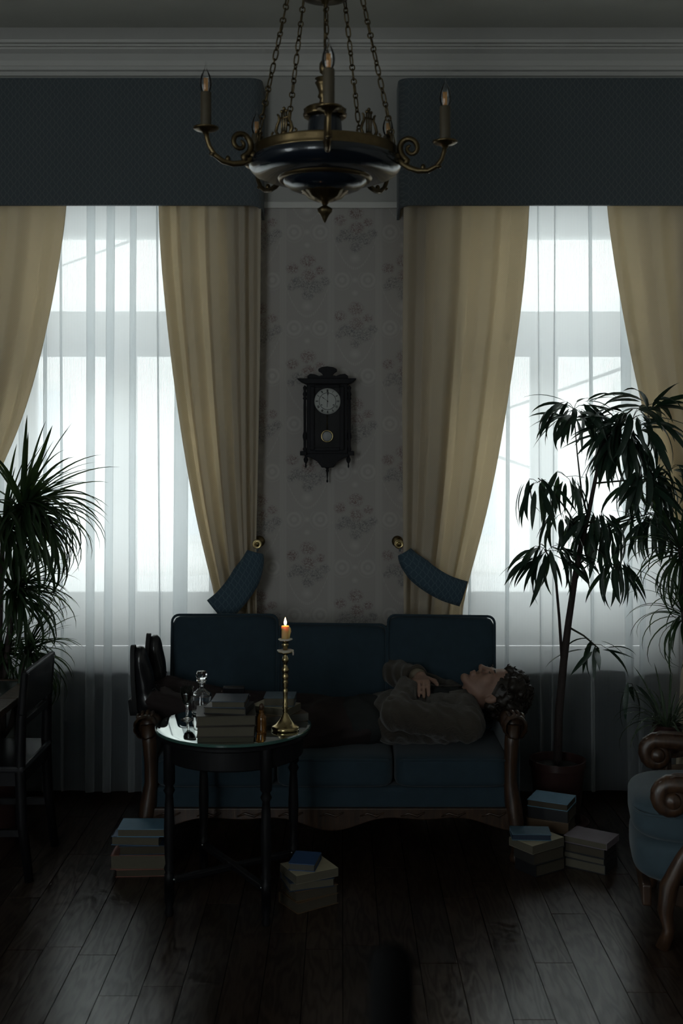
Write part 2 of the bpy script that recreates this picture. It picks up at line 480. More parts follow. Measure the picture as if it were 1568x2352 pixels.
# windows -----------------------------------------------------------
def window(n, c):
    yb = WY + .36                              # face of the frame inside the reveal
    t = bpy.data.objects.new('window_%d' % n, None); COL.objects.link(t); t.location = (c, yb, SILL); t['kind'] = 'structure'
    t.matrix_basis = Matrix.Translation((c, yb, SILL))
    def pt(name, *bx, mm=M_frame, bv=.006):
        m = MB()
        for b in bx: m.bb(*b)
        return m.build(name, mm, t, bevel=bv, world=True)
    ztr1 = 2.285                  # transom
    for s in (-1, 1):
        pt('jamb', (c + s * HW - .035 if s > 0 else c - HW, c + HW if s > 0 else c - HW + .035, yb, yb + .12, SILL, HEAD))
    pt('head_rail', (c - HW + .035, c + HW - .035, yb, yb + .12, 2.66, HEAD))
    pt('head_bead', (c - HW + .035, c + HW - .035, yb - .02, yb, 2.70, 2.73))
    pt('transom', (c - HW + .035, c + HW - .035, yb - .015, yb + .12, 2.155, ztr1))
    pt('transom_bead', (c - HW + .035, c + HW - .035, yb - .035, yb - .015, 2.175, 2.20))
    pt('pane', (c - HW + .035, c + HW - .035, yb + .06, yb + .066, ztr1, 2.66), mm=M_pane, bv=0)
    for s in (-1, 1):                          # two casements with their own rails
        x0, x1 = (c - HW + .035, c - .012) if s < 0 else (c + .012, c + HW - .035)
        st = .055
        sash = sub('casement', t, (0, 0, 0))
        def sp(name, b, mm=M_frame, bv=.005):
            m = MB().bb(*b); L = t.matrix_basis.inverted(); m.v = [tuple(L @ Vector(p)) for p in m.v]
            return m.build(name, mm, sash, bevel=bv)
        z0, z1 = .80, 2.15
        sp('stile', (x0, x0 + st, yb + .02, yb + .08, z0, z1)); sp('stile', (x1 - st, x1, yb + .02, yb + .08, z0, z1))
        sp('rail', (x0 + st, x1 - st, yb + .02, yb + .08, z0, z0 + .09)); sp('rail', (x0 + st, x1 - st, yb + .02, yb + .08, z1 - .085, z1))
        sp('pane', (x0 + st, x1 - st, yb + .045, yb + .051, z0 + .09, z1 - .085), M_pane, 0)
    pt('meeting_strip', (c - .022, c + .022, yb, yb + .02, .80, 2.15))
    pt('bottom_rail', (c - HW + .035, c + HW - .035, yb, yb + .12, SILL, .795))
    pt('bottom_bead', (c - HW + .035, c + HW - .035, yb - .02, yb, .70, .735))
    m = MB()
    m.tube([(c + .02, yb - .02, 1.22), (c + .02, yb - .045, 1.22), (c + .02, yb - .05, 1.12)], .008, 8)
    m.build('handle', M_brass, t, smooth=True, world=True)
    pt('window_sill', (c - HW, c + HW, WY + .01, yb, SILL - .04, SILL), bv=.01)
window(1, W1); window(2, W2)

t = bpy.data.objects.new('window_3', None); COL.objects.link(t); t['kind'] = 'structure'; LM = (L0 + L1) / 2; t.location = (-RX - .15, LM, LZ0); t.matrix_basis = Matrix.Translation((-RX - .15, LM, LZ0))  # added fill window beside the camera, out of view
for nm, b in (('jamb', (L0, L0 + .05, LZ0, LZ1)), ('jamb', (L1 - .05, L1, LZ0, LZ1)), ('head_rail', (L0 + .05, L1 - .05, LZ1 - .06, LZ1)), ('bottom_rail', (L0 + .05, L1 - .05, LZ0, LZ0 + .08)), ('mullion', (LM - .035, LM + .035, LZ0 + .08, LZ1 - .06))):
    MB().bb(-RX - .2, -RX - .12, b[0], b[1], b[2], b[3]).build(nm, M_frame, t, bevel=.005, world=True)
for a, b in ((L0 + .05, LM - .035), (LM + .035, L1 - .05)): MB().bb(-RX - .165, -RX - .16, a, b, LZ0 + .08, LZ1 - .06).build('pane', M_pane, t, world=True)
t = bpy.data.objects.new('window_4', None); COL.objects.link(t); t['kind'] = 'structure'; BM = (B0 + B1) / 2; t.location = (BM, RB - .15, BZ0); t.matrix_basis = Matrix.Translation((BM, RB - .15, BZ0))  # second added fill window, out of view, brightens surfaces facing the camera
for nm, b in (('jamb', (B0, B0 + .05, BZ0, BZ1)), ('jamb', (B1 - .05, B1, BZ0, BZ1)), ('head_rail', (B0 + .05, B1 - .05, BZ1 - .06, BZ1)), ('bottom_rail', (B0 + .05, B1 - .05, BZ0, BZ0 + .08)), ('mullion', (BM - .035, BM + .035, BZ0 + .08, BZ1 - .06))):
    MB().bb(b[0], b[1], RB - .2, RB - .12, b[2], b[3]).build(nm, M_frame, t, bevel=.005, world=True)
for a, b in ((B0 + .05, BM - .035), (BM + .035, B1 - .05)): MB().bb(a, b, RB - .165, RB - .16, BZ0 + .08, BZ1 - .06).build('pane', M_pane, t, world=True)
# world-light portals: the openings
ld = bpy.data.lights.new('daylight_portal', 'AREA'); ld.shape = 'RECTANGLE'; ld.size = B1 - B0; ld.size_y = BZ1 - BZ0
lo = bpy.data.objects.new('daylight_portal', ld); COL.objects.link(lo); lo.location = (BM, RB - .32, (BZ0 + BZ1) / 2); lo.rotation_euler = (PI / 2, 0, 0); ld.cycles.is_portal = True
ld = bpy.data.lights.new('daylight_portal', 'AREA'); ld.shape = 'RECTANGLE'; ld.size = LZ1 - LZ0; ld.size_y = L1 - L0
lo = bpy.data.objects.new('daylight_portal', ld); COL.objects.link(lo); lo.location = (-RX - .32, LM, (LZ0 + LZ1) / 2); lo.rotation_euler = (0, -PI / 2, 0); ld.cycles.is_portal = True
for c in (W1, W2):
    ld = bpy.data.lights.new('daylight_portal', 'AREA'); ld.shape = 'RECTANGLE'; ld.size = 2 * HW; ld.size_y = HEAD - SILL
    lo = bpy.data.objects.new('daylight_portal', ld); COL.objects.link(lo)
    lo.location = (c, WY + .58, (HEAD + SILL) / 2); lo.rotation_euler = (-PI / 2, 0, 0); ld.cycles.is_portal = True

# street outside ------------------------------------------------------
M_fac = mat('pale_facade', (.76, .745, .71), .9, var=(.8, .08))
M_fac2 = mat('facade_ledge', (.66, .65, .63), .9)
M_fwin = mat('facade_window', (.50, .53, .56), .4)
FY = 15.0
t = thing('apartment_building', 'pale plastered building across the street seen blurred through both windows', 'building', (0, FY, -9))
m = MB().bb(-14, 14, FY, FY + 4, -9, 8.0); m.build('wall', M_fac, t, world=True)
for z in (-1.9, -.35, 3.2, 4.5):
    m = MB().bb(-14, 14, FY - .18, FY, z, z + .22); m.build('ledge', M_fac2, t, world=True, bevel=.03)
for xw in (-9.6, -6.9, -4.2, -1.5, 1.5, 4.2, 6.9, 9.6):
    for zw in (-4.0, .3):
        m = MB().bb(xw - .6, xw + .6, FY - .06, FY, zw, zw + 2.1); w = m.build('window', M_fac2, t, world=True, bevel=.02)
        for s in (-1, 1):
            m = MB().bb(xw + s * .28 - .24, xw + s * .28 + .24, FY - .075, FY - .055, zw + .1, zw + 2.0)
            L = t.matrix_basis.inverted(); m.v = [tuple(L @ Vector(p)) for p in m.v]; m.build('pane', M_fwin, w)
M_str = mat('street', (.5, .5, .5), .9)
struct('street_ground', MB().bb(-30, 30, WY + .6, 40, -9.2, -9), M_str)
M_cable = mat('black_cable', (.02, .02, .02), .6)
def cable(p0, p1, sag, label):
    pts = [Vector(p0).lerp(Vector(p1), k / 16) - Vector((0, 0, sag * 4 * (k / 16) * (1 - k / 16))) for k in range(17)]
    o = MB().tube(pts, .011, 6).build('street_cable', M_cable, smooth=True); tag(o, label, 'cable')
cable(P(60, 640, FY), P(540, 466, WY + .565), 0, 'thin cable slanting across the top light of the left window')
cable(P(960, 1003, FY), P(1560, 798, WY + .565), .02, 'thin cable slanting across the right window above the tall plant')
cable(P(1000, 1000, WY + .565), P(1350, 1120, FY), .0, 'short cable slanting down behind the tall plant leaves')

# radiators in the niches ----------------------------------------------
M_rad = mat('dark_radiator', (.05, .06, .07), .45)
for c, lb in ((W1, 'dark ribbed radiator under the left window behind the sheer curtain'), (W2, 'dark ribbed radiator under the right window behind the sheer curtain')):
    t = thing('radiator', lb, 'radiator', (c, WY + .07, 0), 0, 'radiators under the windows')
    for k in range(8):
        m = MB(); x = -.42 + k * .12
        m.prism([(x - .052, .06), (x + .052, .06), (x + .052, .53), (x + .04, .555), (x - .04, .555), (x - .052, .53)], -.04, .04)
        m.build('section', M_rad, t, bevel=.008)
    for x in (-.4, .4):
        MB().bb(x - .02, x + .02, -.03, .03, 0, .07).build('foot', M_rad, t)

# ================================================================== CURTAINS
def wave(u, seed):
    r = random.Random(seed); s = 0
    for k in range(5):
        s += r.uniform(.4, 1) * math.sin(2 * PI * u * r.uniform(2.2, 7.5) + r.uniform(0, 6.28))
    return s / 2.2

def drape(label, Ltab, Rtab, d, seed, nf, ptop=468, pbot=1822, cut=None):
    NV, NU = 64, 150
    r = random.Random(seed)
    # fold positions across the cloth, unevenly spaced
    ph = [0]
    for k in range(nf * 2): ph.append(ph[-1] + r.uniform(.6, 1.5))
    ph = [p / ph[-1] for p in ph]
    amp = [r.uniform(.5, 1.1) * (1 if k % 2 else -1) for k in range(len(ph))]
    def fold(u):
        for k in range(len(ph) - 1):
            if u <= ph[k + 1]:
                t = (u - ph[k]) / (ph[k + 1] - ph[k]); t = min(1, max(0, (t - .2) / .6)); t = t * t * (3 - 2 * t)
                return amp[k] + (amp[k + 1] - amp[k]) * t
        return amp[-1]
    rows = []
    zt = P(0, ptop, d).z + .03; zb = .012
    for iv in range(NV + 1):
        v = iv / NV; z = zt + (zb - zt) * v
        py = HY - (z - CAMZ) * FPX / d
        xl = (smooth_tab(Ltab, py, 60) - HX) / FPX * d; xr = (smooth_tab(Rtab, py, 60) - HX) / FPX * d
        w = xr - xl
        A = .040 * (.75 + .3 * v)
        row = []
        for iu in range(NU + 1):
            u = iu / NU
            f = fold(u) + .18 * math.sin(9 * v + 11 * u + seed)
            row.append((xl + w * u + .008 * math.cos(20 * u + seed) * math.sin(PI * u), d + A * f, z))
        rows.append(row)
    m = MB().grid(rows)
    o = m.build('curtain_drape', M_drape, smooth=True)
    s = o.modifiers.new('thickness', 'SOLIDIFY'); s.thickness = .003; s.offset = 0
    tag(o, label, 'curtain', 'beige drapes'); return o

DD = 5.135
drape('beige drape held back by a teal band on the right of the left window',
      [(470, 366), (600, 372), (750, 386), (900, 404), (1050, 427), (1200, 455), (1310, 482), (1395, 503), (1440, 503), (1550, 495), (1820, 488)],
      [(470, 600), (800, 598), (1100, 592), (1260, 588), (1400, 590), (1820, 596)], DD, 5, 4)
drape('beige drape held back by a teal band on the left of the right window',
      [(470, 926), (900, 923), (1430, 926), (1820, 930)],
      [(470, 1215), (640, 1203), (800, 1183), (950, 1160), (1100, 1134), (1230, 1104), (1330, 1076), (1395, 1058), (1440, 1057), (1550, 1066), (1820, 1075)], DD, 11, 3)
drape('beige drape at the left edge of the picture behind the strap-leaf plant',
      [(470, -190), (1400, -190), (1820, -190)],
      [(470, 158), (650, 132), (830, 95), (960, 58), (1040, 25), (1200, -50), (1400, -100), (1820, -90)], DD, 21, 3)
drape('beige drape at the right edge of the picture behind the tall ficus',
      [(470, 1388), (650, 1413), (820, 1443), (960, 1474), (1080, 1508), (1200, 1546), (1400, 1590), (1500, 1560), (1820, 1540)],
      [(470, 1720), (1400, 1720), (1820, 1720)], DD, 33, 3)

def sheer(label, x0, x1, seed, nf):
    d = 5.205; NV, NU = 40, 700
    r = random.Random(seed)
    rows = []
    ph = [r.uniform(0, 6.28) for k in range(6)]
    zt, zb = 2.76, .035
    cen = [(k + r.uniform(.15, .85)) / nf for k in range(nf)]; wid = [r.choice((.007, .012, .020, .028, .034)) for k in range(nf)]
    amp = [r.uniform(.75, 1.25) for k in range(nf)]; lean = [r.uniform(-.02, .02) for k in range(nf)]
    for iv in range(NV + 1):
        v = iv / NV; z = zt + (zb - zt) * v; row = []
        for iu in range(NU + 1):
            u = iu / NU
            x = x0 + (x1 - x0) * u; y = .006 * math.sin(14 * u + 2 * v + ph[0]) + .004 * math.sin(31 * u - 3 * v + ph[1])
            for c, w, a, l in zip(cen, wid, amp, lean):
                q = (u - c - l * v) / w
                if abs(q) < 3.5:
                    g = math.exp(-q * q)
                    y -= (.018 * a + .009 * q) * g; x += -(x1 - x0) * w * 2.7 * a * q * g      # the cloth doubles back: an overlapping pleat
            row.append((x, d + y, z))
        rows.append(row)
    o = MB().grid(rows).build('sheer_curtain', M_sheer, smooth=True); tag(o, label, 'sheer curtain', 'white sheer curtains')
sheer('pleated white sheer curtain over the left window', -1.66, -.42, 4, 11)
sheer('pleated white sheer curtain over the right window', .44, 1.60, 9, 9)

# valances: stiff pelmets with rounded corners
def valance(label, x0, x1):
    yf, R, z0, z1 = 5.075, .055, 2.703, 3.272
    def path(off):
        pts = [(x0 + off, WY)]
        for k in range(7):
            a = PI + k * PI / 12; pts.append((x0 + R + (R - off) * math.cos(a), yf + R + (R - off) * math.sin(a)))
        for k in range(7):
            a = 1.5 * PI + k * PI / 12; pts.append((x1 - R + (R - off) * math.cos(a), yf + R + (R - off) * math.sin(a)))
        pts.append((x1 - off, WY)); return pts
    o_, i_ = path(0), path(.012)
    m = MB(); n = len(o_)
    def zb(p): return z0 - .03 * max(0, (p[1] - yf)) / .15
    vs = [(p[0], p[1], zb(p)) for p in o_] + [(p[0], p[1], z1) for p in o_] + [(p[0], p[1], zb(p)) for p in i_] + [(p[0], p[1], z1) for p in i_]
    fs = []
    for k in range(n - 1):
        fs += [(k, k + 1, n + k + 1, n + k), (2 * n + k + 1, 2 * n + k, 3 * n + k, 3 * n + k + 1), (k + 1, k, 2 * n + k, 2 * n + k + 1)]
    fs += [tuple(n + k for k in range(n))]
    m.add(vs, fs)
    o = m.build('valance', M_val, auto=40); tag(o, label, 'valance', 'blue lattice valances'); return o
valance('dark blue lattice valance above the left window', -1.82, P(601, 0, 5.075).x)
valance('dark blue lattice valance above the right window', P(915, 0, 5.075).x, 1.76)

# tie-back bands and the brass knobs they hook on
def tieback(label, pts, wid, y):
    # a wide cloth band that lies round the front of the gathered drape
    N = 26; rows = []
    C = [Vector(p) for p in pts]
    def at(u):
        s = u * (len(C) - 1); i = min(int(s), len(C) - 2); f = s - i
        p0 = C[max(i - 1, 0)]; p1 = C[i]; p2 = C[i + 1]; p3 = C[min(i + 2, len(C) - 1)]
        return .5 * ((2 * p1) + (p2 - p0) * f + (2 * p0 - 5 * p1 + 4 * p2 - p3) * f * f + (3 * p1 - p0 - 3 * p2 + p3) * f ** 3)
    for i in range(N + 1):
        u = i / N; p = at(u); q = at(min(1, u + .01)) - at(max(0, u - .01)); n = Vector((-q.z, 0, q.x)).normalized()
        w = wid * (.55 + .45 * min(1, u * 2.6))
        rows.append([p + n * (w * (k / 6 - .5)) + Vector((0, -.012 * math.sin(PI * k / 6), 0)) for k in range(7)])
    o = MB().grid(rows).build('curtain_tieback', M_tie, smooth=True)
    s = o.modifiers.new('thickness', 'SOLIDIFY'); s.thickness = .008; s.offset = 0
    tag(o, label, 'tieback', 'teal lattice tiebacks')
def PW_(px, py, d): return tuple(P(px, py, d))
tieback('teal lattice tieback band round the drape left of the clock wall',
        [PW_(586, 1268, 5.09), PW_(577, 1300, 5.07), PW_(553, 1345, 5.05), PW_(524, 1381, 5.045), PW_(497, 1404, 5.055)], .128, 0)
tieback('teal lattice tieback band round the drape right of the clock wall',
        [PW_(929, 1268, 5.09), PW_(944, 1292, 5.07), PW_(980, 1325, 5.05), PW_(1022, 1350, 5.045), PW_(1064, 1364, 5.055)], .115, 0)
def knob(label, px, py):
    c = P(px, py, 5.10); t = thing('curtain_holdback', label, 'curtain knob', (c.x, WY, c.z), 0, 'brass curtain knobs')
    R = Matrix.Rotation(PI / 2, 3, 'X')      # z axis of the lathe -> towards the room
    MB().lathe([(0, 0), (.026, 0), (.026, .004), (.018, .009), (.008, .012)], 20, M=R).build('wall_plate', M_brass, t, smooth=True)
    MB().lathe([(.006, .01), (.006, .135)], 12, M=R).build('stem', M_brass, t, smooth=True)
    MB().lathe([(.006, .130), (.018, .132), (.0215, .138), (.0215, .144), (.017, .149), (.015, .145), (.010, .146), (.008, .150), (.005, .153), (0, .154)], 24, M=R).build('rosette', M_brass2, t, smooth=True)
    q = [(0.0, -.128, -.012), (.006, -.15, -.02), (.002, -.16, -.03)]
    MB().tube(q, .003, 6).build('cord_loop', M_tie, t, smooth=True)
knob('round brass curtain knob to the left below the wall clock', 590, 1250)
knob('round brass curtain knob to the right below the wall clock', 916, 1250)

# ================================================================== CHANDELIER
M_bulb = pane_glass('bulb_glass', (.97, .97, .97), 1.6)
M_fil = mat('amber_filament', (.55, .27, .08), .4)
M_sleeve = mat('candle_sleeve', (.052, .040, .023), .55, var=(30, .2))
CX, CY = P(746, 0, 3.40).x, 3.40
ch = thing('chandelier', 'dark blue bowl chandelier with gilt band, five candle arms and chains', 'chandelier', (CX, CY, 2.30))
def cz(z): return z - 2.30
def prof(lst): return [(r, cz(z)) for r, z in lst]
MB().lathe(prof([(.05, 2.515), (.205, 2.512), (.215, 2.495), (.226, 2.485), (.2295, 2.474), (.226, 2.462), (.212, 2.448), (.185, 2.438), (.142, 2.434)]), 64).build('bowl', M_navy, ch, smooth=True)
MB().lathe(prof([(.142, 2.434), (.139, 2.428), (.133, 2.424), (.128, 2.427), (.126, 2.432)]), 64).build('bowl_ring', M_brass, ch, smooth=True)
MB().lathe(prof([(.128, 2.430), (.122, 2.418), (.105, 2.405), (.082, 2.396), (.05, 2.390)]), 64).build('lower_bowl', M_navy, ch, smooth=True)
MB().lathe(prof([(.207, 2.518), (.214, 2.523), (.219, 2.520), (.2165, 2.516), (.219, 2.511), (.2165, 2.507), (.219, 2.502), (.2165, 2.498), (.220, 2.494), (.219, 2.489), (.21, 2.487)]), 64).build('gilt_band', M_brass, ch, smooth=True)
MB().lathe(prof([(.070, 2.402), (.068, 2.394), (.060, 2.390), (.048, 2.376), (.030, 2.368), (.014, 2.364), (.008, 2.356)]), 48,
           mod=lambda a, z: 1 + .07 * abs(math.sin(6 * a)) * (z > .07)).build('rosette', M_brass, ch, smooth=True)
MB().lathe(prof([(.008, 2.36), (.006, 2.354), (.012, 2.350), (.021, 2.343), (.020, 2.334), (.013, 2.326), (.010, 2.318), (.005, 2.308), (0, 2.300)]), 24,
           mod=lambda a, z: 1 + .14 * abs(math.sin(4 * a)) * (.02 < z < .045)).build('finial', M_dbrass, ch, smooth=True)
MB().lathe(prof([(.052, 2.512), (.053, 2.56), (.050, 2.60), (.046, 2.622)]), 32).build('drum', M_navy, ch, smooth=True)
MB().lathe(prof([(.046, 2.615), (.060, 2.618), (.063, 2.626), (.058, 2.634), (.062, 2.640), (.050, 2.648), (.02, 2.652), (.014, 2.66)]), 40,
           mod=lambda a, z: 1 + .06 * abs(math.sin(8 * a))).build('crown_ring', M_brass, ch, smooth=True)
MB().lathe(prof([(.012, 2.655), (.018, 2.662), (.015, 2.672), (.022, 2.680), (.018, 2.690), (.020, 2.70), (.026, 2.714), (.030, 2.722), (.022, 2.728), (.030, 2.734), (.012, 2.738), (.006, 2.744)]), 28).build('baluster', M_brass, ch, smooth=True)
MB().lathe(prof([(.004, 2.742), (.014, 2.752), (.018, 2.765), (.015, 2.780), (.008, 2.792), (0, 2.80)]), 20,
           mod=lambda a, z: 1 + .12 * math.sin(5 * a + 260 * z)).build('pine_cone', M_brass, ch, smooth=True)
MB().lathe(prof([(0, 2.955), (.010, 2.958), (.012, 2.968), (.05, 2.972), (.072, 2.980), (.074, 2.992), (.060, 3.005), (.11, 3.012), (.112, 3.022), (.03, 3.03), (.012, 3.05)]), 40).build('top_disc', M_dbrass, ch, smooth=True)
MB().tube([(0, 0, cz(3.04)), (0, 0, cz(3.49))], .006, 8).build('rod', M_dbrass, ch, smooth=True)
MB().lathe(prof([(0, 3.44), (.03, 3.445), (.055, 3.48), (.06, 3.498), (0, 3.499)]), 28).build('ceiling_rose', M_dbrass, ch, smooth=True)
MB().tube([(0, 0, cz(2.79)), (0, 0, cz(2.96))], .004, 8).build('spindle', M_dbrass, ch, smooth=True)

# chain link meshes shared by all chains
def ring_mesh(name, a, b, r):
    pts = []
    n = 16
    for k in range(n):
        t = 2 * PI * k / n; pts.append((a * math.cos(t), 0, b * (abs(math.sin(t)) ** .7) * (1 if math.sin(t) >= 0 else -1)))
    return MB().tube(pts, r, 6, closed=True).mesh(name, True)
LINK = ring_mesh('long_link', .0065, .0175, .0023); LINK.materials.append(M_dbrass)
RING = ring_mesh('round_link', .008, .008, .0022); RING.materials.append(M_dbrass)

arm_pts = [(.218, 2.482), (.236, 2.468), (.258, 2.456), (.285, 2.450), (.315, 2.453), (.340, 2.468), (.355, 2.490), (.362, 2.512), (.365, 2.534)]
scr = [(.246, 2.463)]
for k in range(26):
    a = -.9 + k * .36; rr = .036 * (1 - k / 29.0); scr.append((.2665 + rr * math.cos(PI + a) * 1.0 if False else .262 + rr * math.cos(-a + PI + .4), 2.514 + rr * 1.05 * math.sin(-a + PI + .4)))
for k in range(5):
    ang = -PI / 2 + .042 + k * 2 * PI / 5
    dz = {1: -.022, 4: .010}.get(k, 0.0)        # the arms have sagged unevenly
    ca, sa = math.cos(ang), math.sin(ang)
    def A(r, z, dz=dz, ca=ca, sa=sa):
        w = max(0, min(1, (r - .22) / .14)); return (r * ca, r * sa, cz(z + dz * w))
    arm = sub('arm', ch)
    MB().tube([A(*p) for p in arm_pts], [.010, .0095, .009, .0085, .008, .0075, .007, .007, .008], 10).build('branch', M_brass if k in (0, 4) else M_dbrass, arm, smooth=True)
    MB().tube([A(*p) for p in scr], [.0105 - .0055 * q / 26 for q in range(len(scr))], 8).build('scroll', M_dbrass, arm, smooth=True)
    MB().sphere(A(.222, 2.485), .013).build('arm_boss', M_dbrass, arm, smooth=True)
    b = A(.300, 2.462); MB().sphere(b, (.008, .008, .010), 8, 6).build('acanthus_bud', M_dbrass, arm, smooth=True)
    b = A(.346, 2.468); MB().sphere(b, (.010, .010, .006), 8, 6).build('acanthus_leaf', M_dbrass, arm, smooth=True)
    base = A(.365, 2.534)
    MB().lathe([(.007, -.012), (.012, -.004), (.030, .001), (.036, .005), (.037, .009), (.033, .008), (.02, .004), (0, .004)], 28, c=base).build('drip_dish', M_brass, arm, smooth=True)
    MB().lathe([(.0185, .004), (.0185, .008), (.0158, .010), (.0158, .108), (.0150, .110), (0, .110)], 20, c=base).build('candle_sleeve', M_sleeve, arm, smooth=False, auto=40)
    tip = .004 * (1 if k % 2 else -1)
    prof_b = [(.011, .110), (.0155, .121), (.0178, .134), (.0165, .148), (.0125, .161), (.0075, .171), (.0035, .178), (.0018, .188), (.0012, .198), (0, .2)]
    MB().lathe(prof_b, 20, c=base, M=Matrix(((1, 0, tip), (0, 1, 0), (0, 0, 1)))).build('bulb', M_bulb, arm, smooth=True)
    m = MB()
    for q in (-1, 0, 1): m.tube([(base[0] + q * .004, base[1], base[2] + .112), (base[0] + q * .0045, base[1], base[2] + .152)], .0019, 6)
    m.build('filament', M_fil, arm, smooth=True)
    # chain above this arm
    chain = sub('chain', ch)
    p0 = Vector((.214 * ca, .214 * sa, cz(2.515))); p1 = Vector((.105 * ca, .105 * sa, cz(3.016)))
    dirv = (p1 - p0); Ln = dirv.length; dirv.normalize(); s = .008; j = 0
    q0 = Vector((0, 0, 1)).rotation_difference(dirv)
    while s < Ln - .005:
        long = j % 2 == 0
        half = .0175 if long else .008
        o = link('chain_link', LINK if long else RING, None, chain)
        o.location = p0 + dirv * (s + half - .0015)
        o.rotation_mode = 'QUATERNION'
        o.rotation_quaternion = q0 @ Euler((0, 0, (PI / 2 if not long else 0) + k * .9 + j * .25)).to_quaternion()
        s += 2 * half - .0042; j += 1
    # lyre ornament on the band between two arms
    a2 = ang + PI / 5; c2, s2 = math.cos(a2), math.sin(a2)
    def T(x, z, r=.206): return (r * c2 - x * s2, r * s2 + x * c2, cz(2.515 + z))
    m = MB()
    for sg in (-1, 1):
        m.tube([T(sg * x, z) for x, z in ((.006, .0), (.022, .006), (.029, .020), (.024, .036), (.017, .048), (.019, .062), (.024, .066))], [.005, .0055, .005, .0045, .004, .0035, .003], 7)
        m.tube([T(sg * x, z) for x, z in ((.03, .0), (.040, .004), (.044, .013), (.038, .018))], .0032, 6)
    m.tube([T(-.02, .054), T(.02, .054)], .003, 6)
    for x in (-.008, 0, .008): m.tube([T(x, .012), T(x, .078 - abs(x))], .0026, 6)
    for x in (-.008, 0, .008): m.sphere(T(x, .080 - abs(x)), .005, 8, 6)
    m.sphere(T(0, .008), (.011, .011, .010), 10, 6)
    m.build('lyre_ornament', M_brass if k == 4 else M_dbrass, ch, smooth=True)

# ================================================================== WALL CLOCK
KX, KY = P(751, 0, 5.15).x, WY
k_ = 5.15 / FPX
ck = thing('wall_clock', 'dark carved pendulum clock with white dial hanging on the rose wallpaper', 'clock', (KX, KY, P(0, 1110, 5.15).z))
def kz(py): return (1110 - py) * k_
def kx(px): return (px - 751) * k_
def KB(name, px0, px1, py0, py1, y0, y1, mm=M_clock, bv=.003): return MB().bb(kx(px0), kx(px1), y0, y1, kz(py1), kz(py0)).build(name, mm, ck, bevel=bv)
KB('case', 704, 798, 880, 1042, -.105, 0)
KB('door_frame', 712, 722, 888, 1034, -.118, -.105); KB('door_frame', 780, 790, 888, 1034, -.118, -.105)
KB('door_rail', 722, 780, 884, 890, -.118, -.105); KB('door_rail', 722, 780, 1028, 1036, -.118, -.105)
KB('door_glass', 722, 780, 890, 1028, -.112, -.108, pane_glass('clock_glass', (.97, .97, .97), .35), 0)
MB().prism([(kx(682), kz(870)), (kx(818), kz(870)), (kx(812), kz(876)), (kx(800), kz(882)), (kx(702), kz(882)), (kx(690), kz(876))], -.145, 0).build('cornice', M_clock, ck, bevel=.002)
crest = [(706, 870), (706, 864), (712, 859), (722, 860), (733, 864), (742, 862), (738, 857), (731, 853), (731, 848), (738, 844), (751, 842), (765, 844), (773, 848), (774, 853), (768, 857), (763, 862), (772, 864), (782, 860), (792, 859), (799, 864), (799, 870)]
MB().prism([(kx(a), kz(b)) for a, b in crest], -.12, -.09).build('crest', M_clock, ck, bevel=.002)
for s in (-1, 1):                                      # turned columns at the sides
    m = MB(); x = kx(751 + s * 51)
    pr = [(.004, 0), (.010, .004), (.006, .012), (.010, .02), (.006, .03), (.0065, .06), (.010, .075), (.010, .085), (.006, .10), (.0065, .21), (.006, .245), (.010, .25), (.006, .258), (.010, .27), (.005, .285), (.009, .30), (.003, .31)]
    m.lathe([(r, z + kz(1042)) for r, z in pr], 14, c=(x, -.105, 0)); m.build('column', M_clock, ck, smooth=True)
    x = kx(751 + s * 49); m = MB()
    m.lathe([(r, z + kz(1076)) for r, z in [(0, 0), (.004, .008), (.003, .022), (.009, .032), (.011, .042), (.006, .052), (.004, .066)]], 14, c=(x, -.09, 0)); m.build('drop_finial', M_clock, ck, smooth=True)
    KB('bracket', *(sorted((751 + s * 47, 751 + s * 62))), 1036, 1046, -.12, -.03)
MB().prism([(kx(a), kz(b)) for a, b in [(698, 1040), (804, 1040), (802, 1048), (790, 1052), (776, 1060), (768, 1070), (766, 1074), (738, 1074), (736, 1070), (728, 1060), (714, 1052), (700, 1048)]], -.10, 0).build('base_bracket', M_clock, ck, bevel=.003)
MB().lathe([(0, 0), (.004, .004), (.0045, .010), (.002, .016), (.003, .03), (.004, .048), (.008, .056), (.005, .064), (.011, .070), (.013, .076)], 14, c=(0, -.05, 0)).build('lower_finial', M_clock, ck, smooth=True)
Rk = Matrix.Rotation(PI / 2, 3, 'X')
M_dial = mat('cream_dial', (.40, .41, .39), .5, var=(40, .08)); M_ink = mat('black_enamel', (.012, .012, .014), .5)
dc = (kx(752), -.120, kz(922)); dr = 30 * k_
dial = MB().lathe([(0, .003), (dr * .62, .003), (dr * .95, .001), (dr, -.004)], 40, c=dc, M=Rk).build('dial', M_dial, ck, smooth=True)
def DT(a, r): return (dc[0] + r * math.sin(a), dc[1] - .004, dc[2] + r * math.cos(a))
m = MB(); m.tube([DT(2 * PI * i / 40, dr * .64) for i in range(40)], .0011, 6, closed=True); m.build('minute_ring', M_ink, dial)
roman = ['XII', 'I', 'II', 'III', 'IIII', 'V', 'VI', 'VII', 'VIII', 'IX', 'X', 'XI']
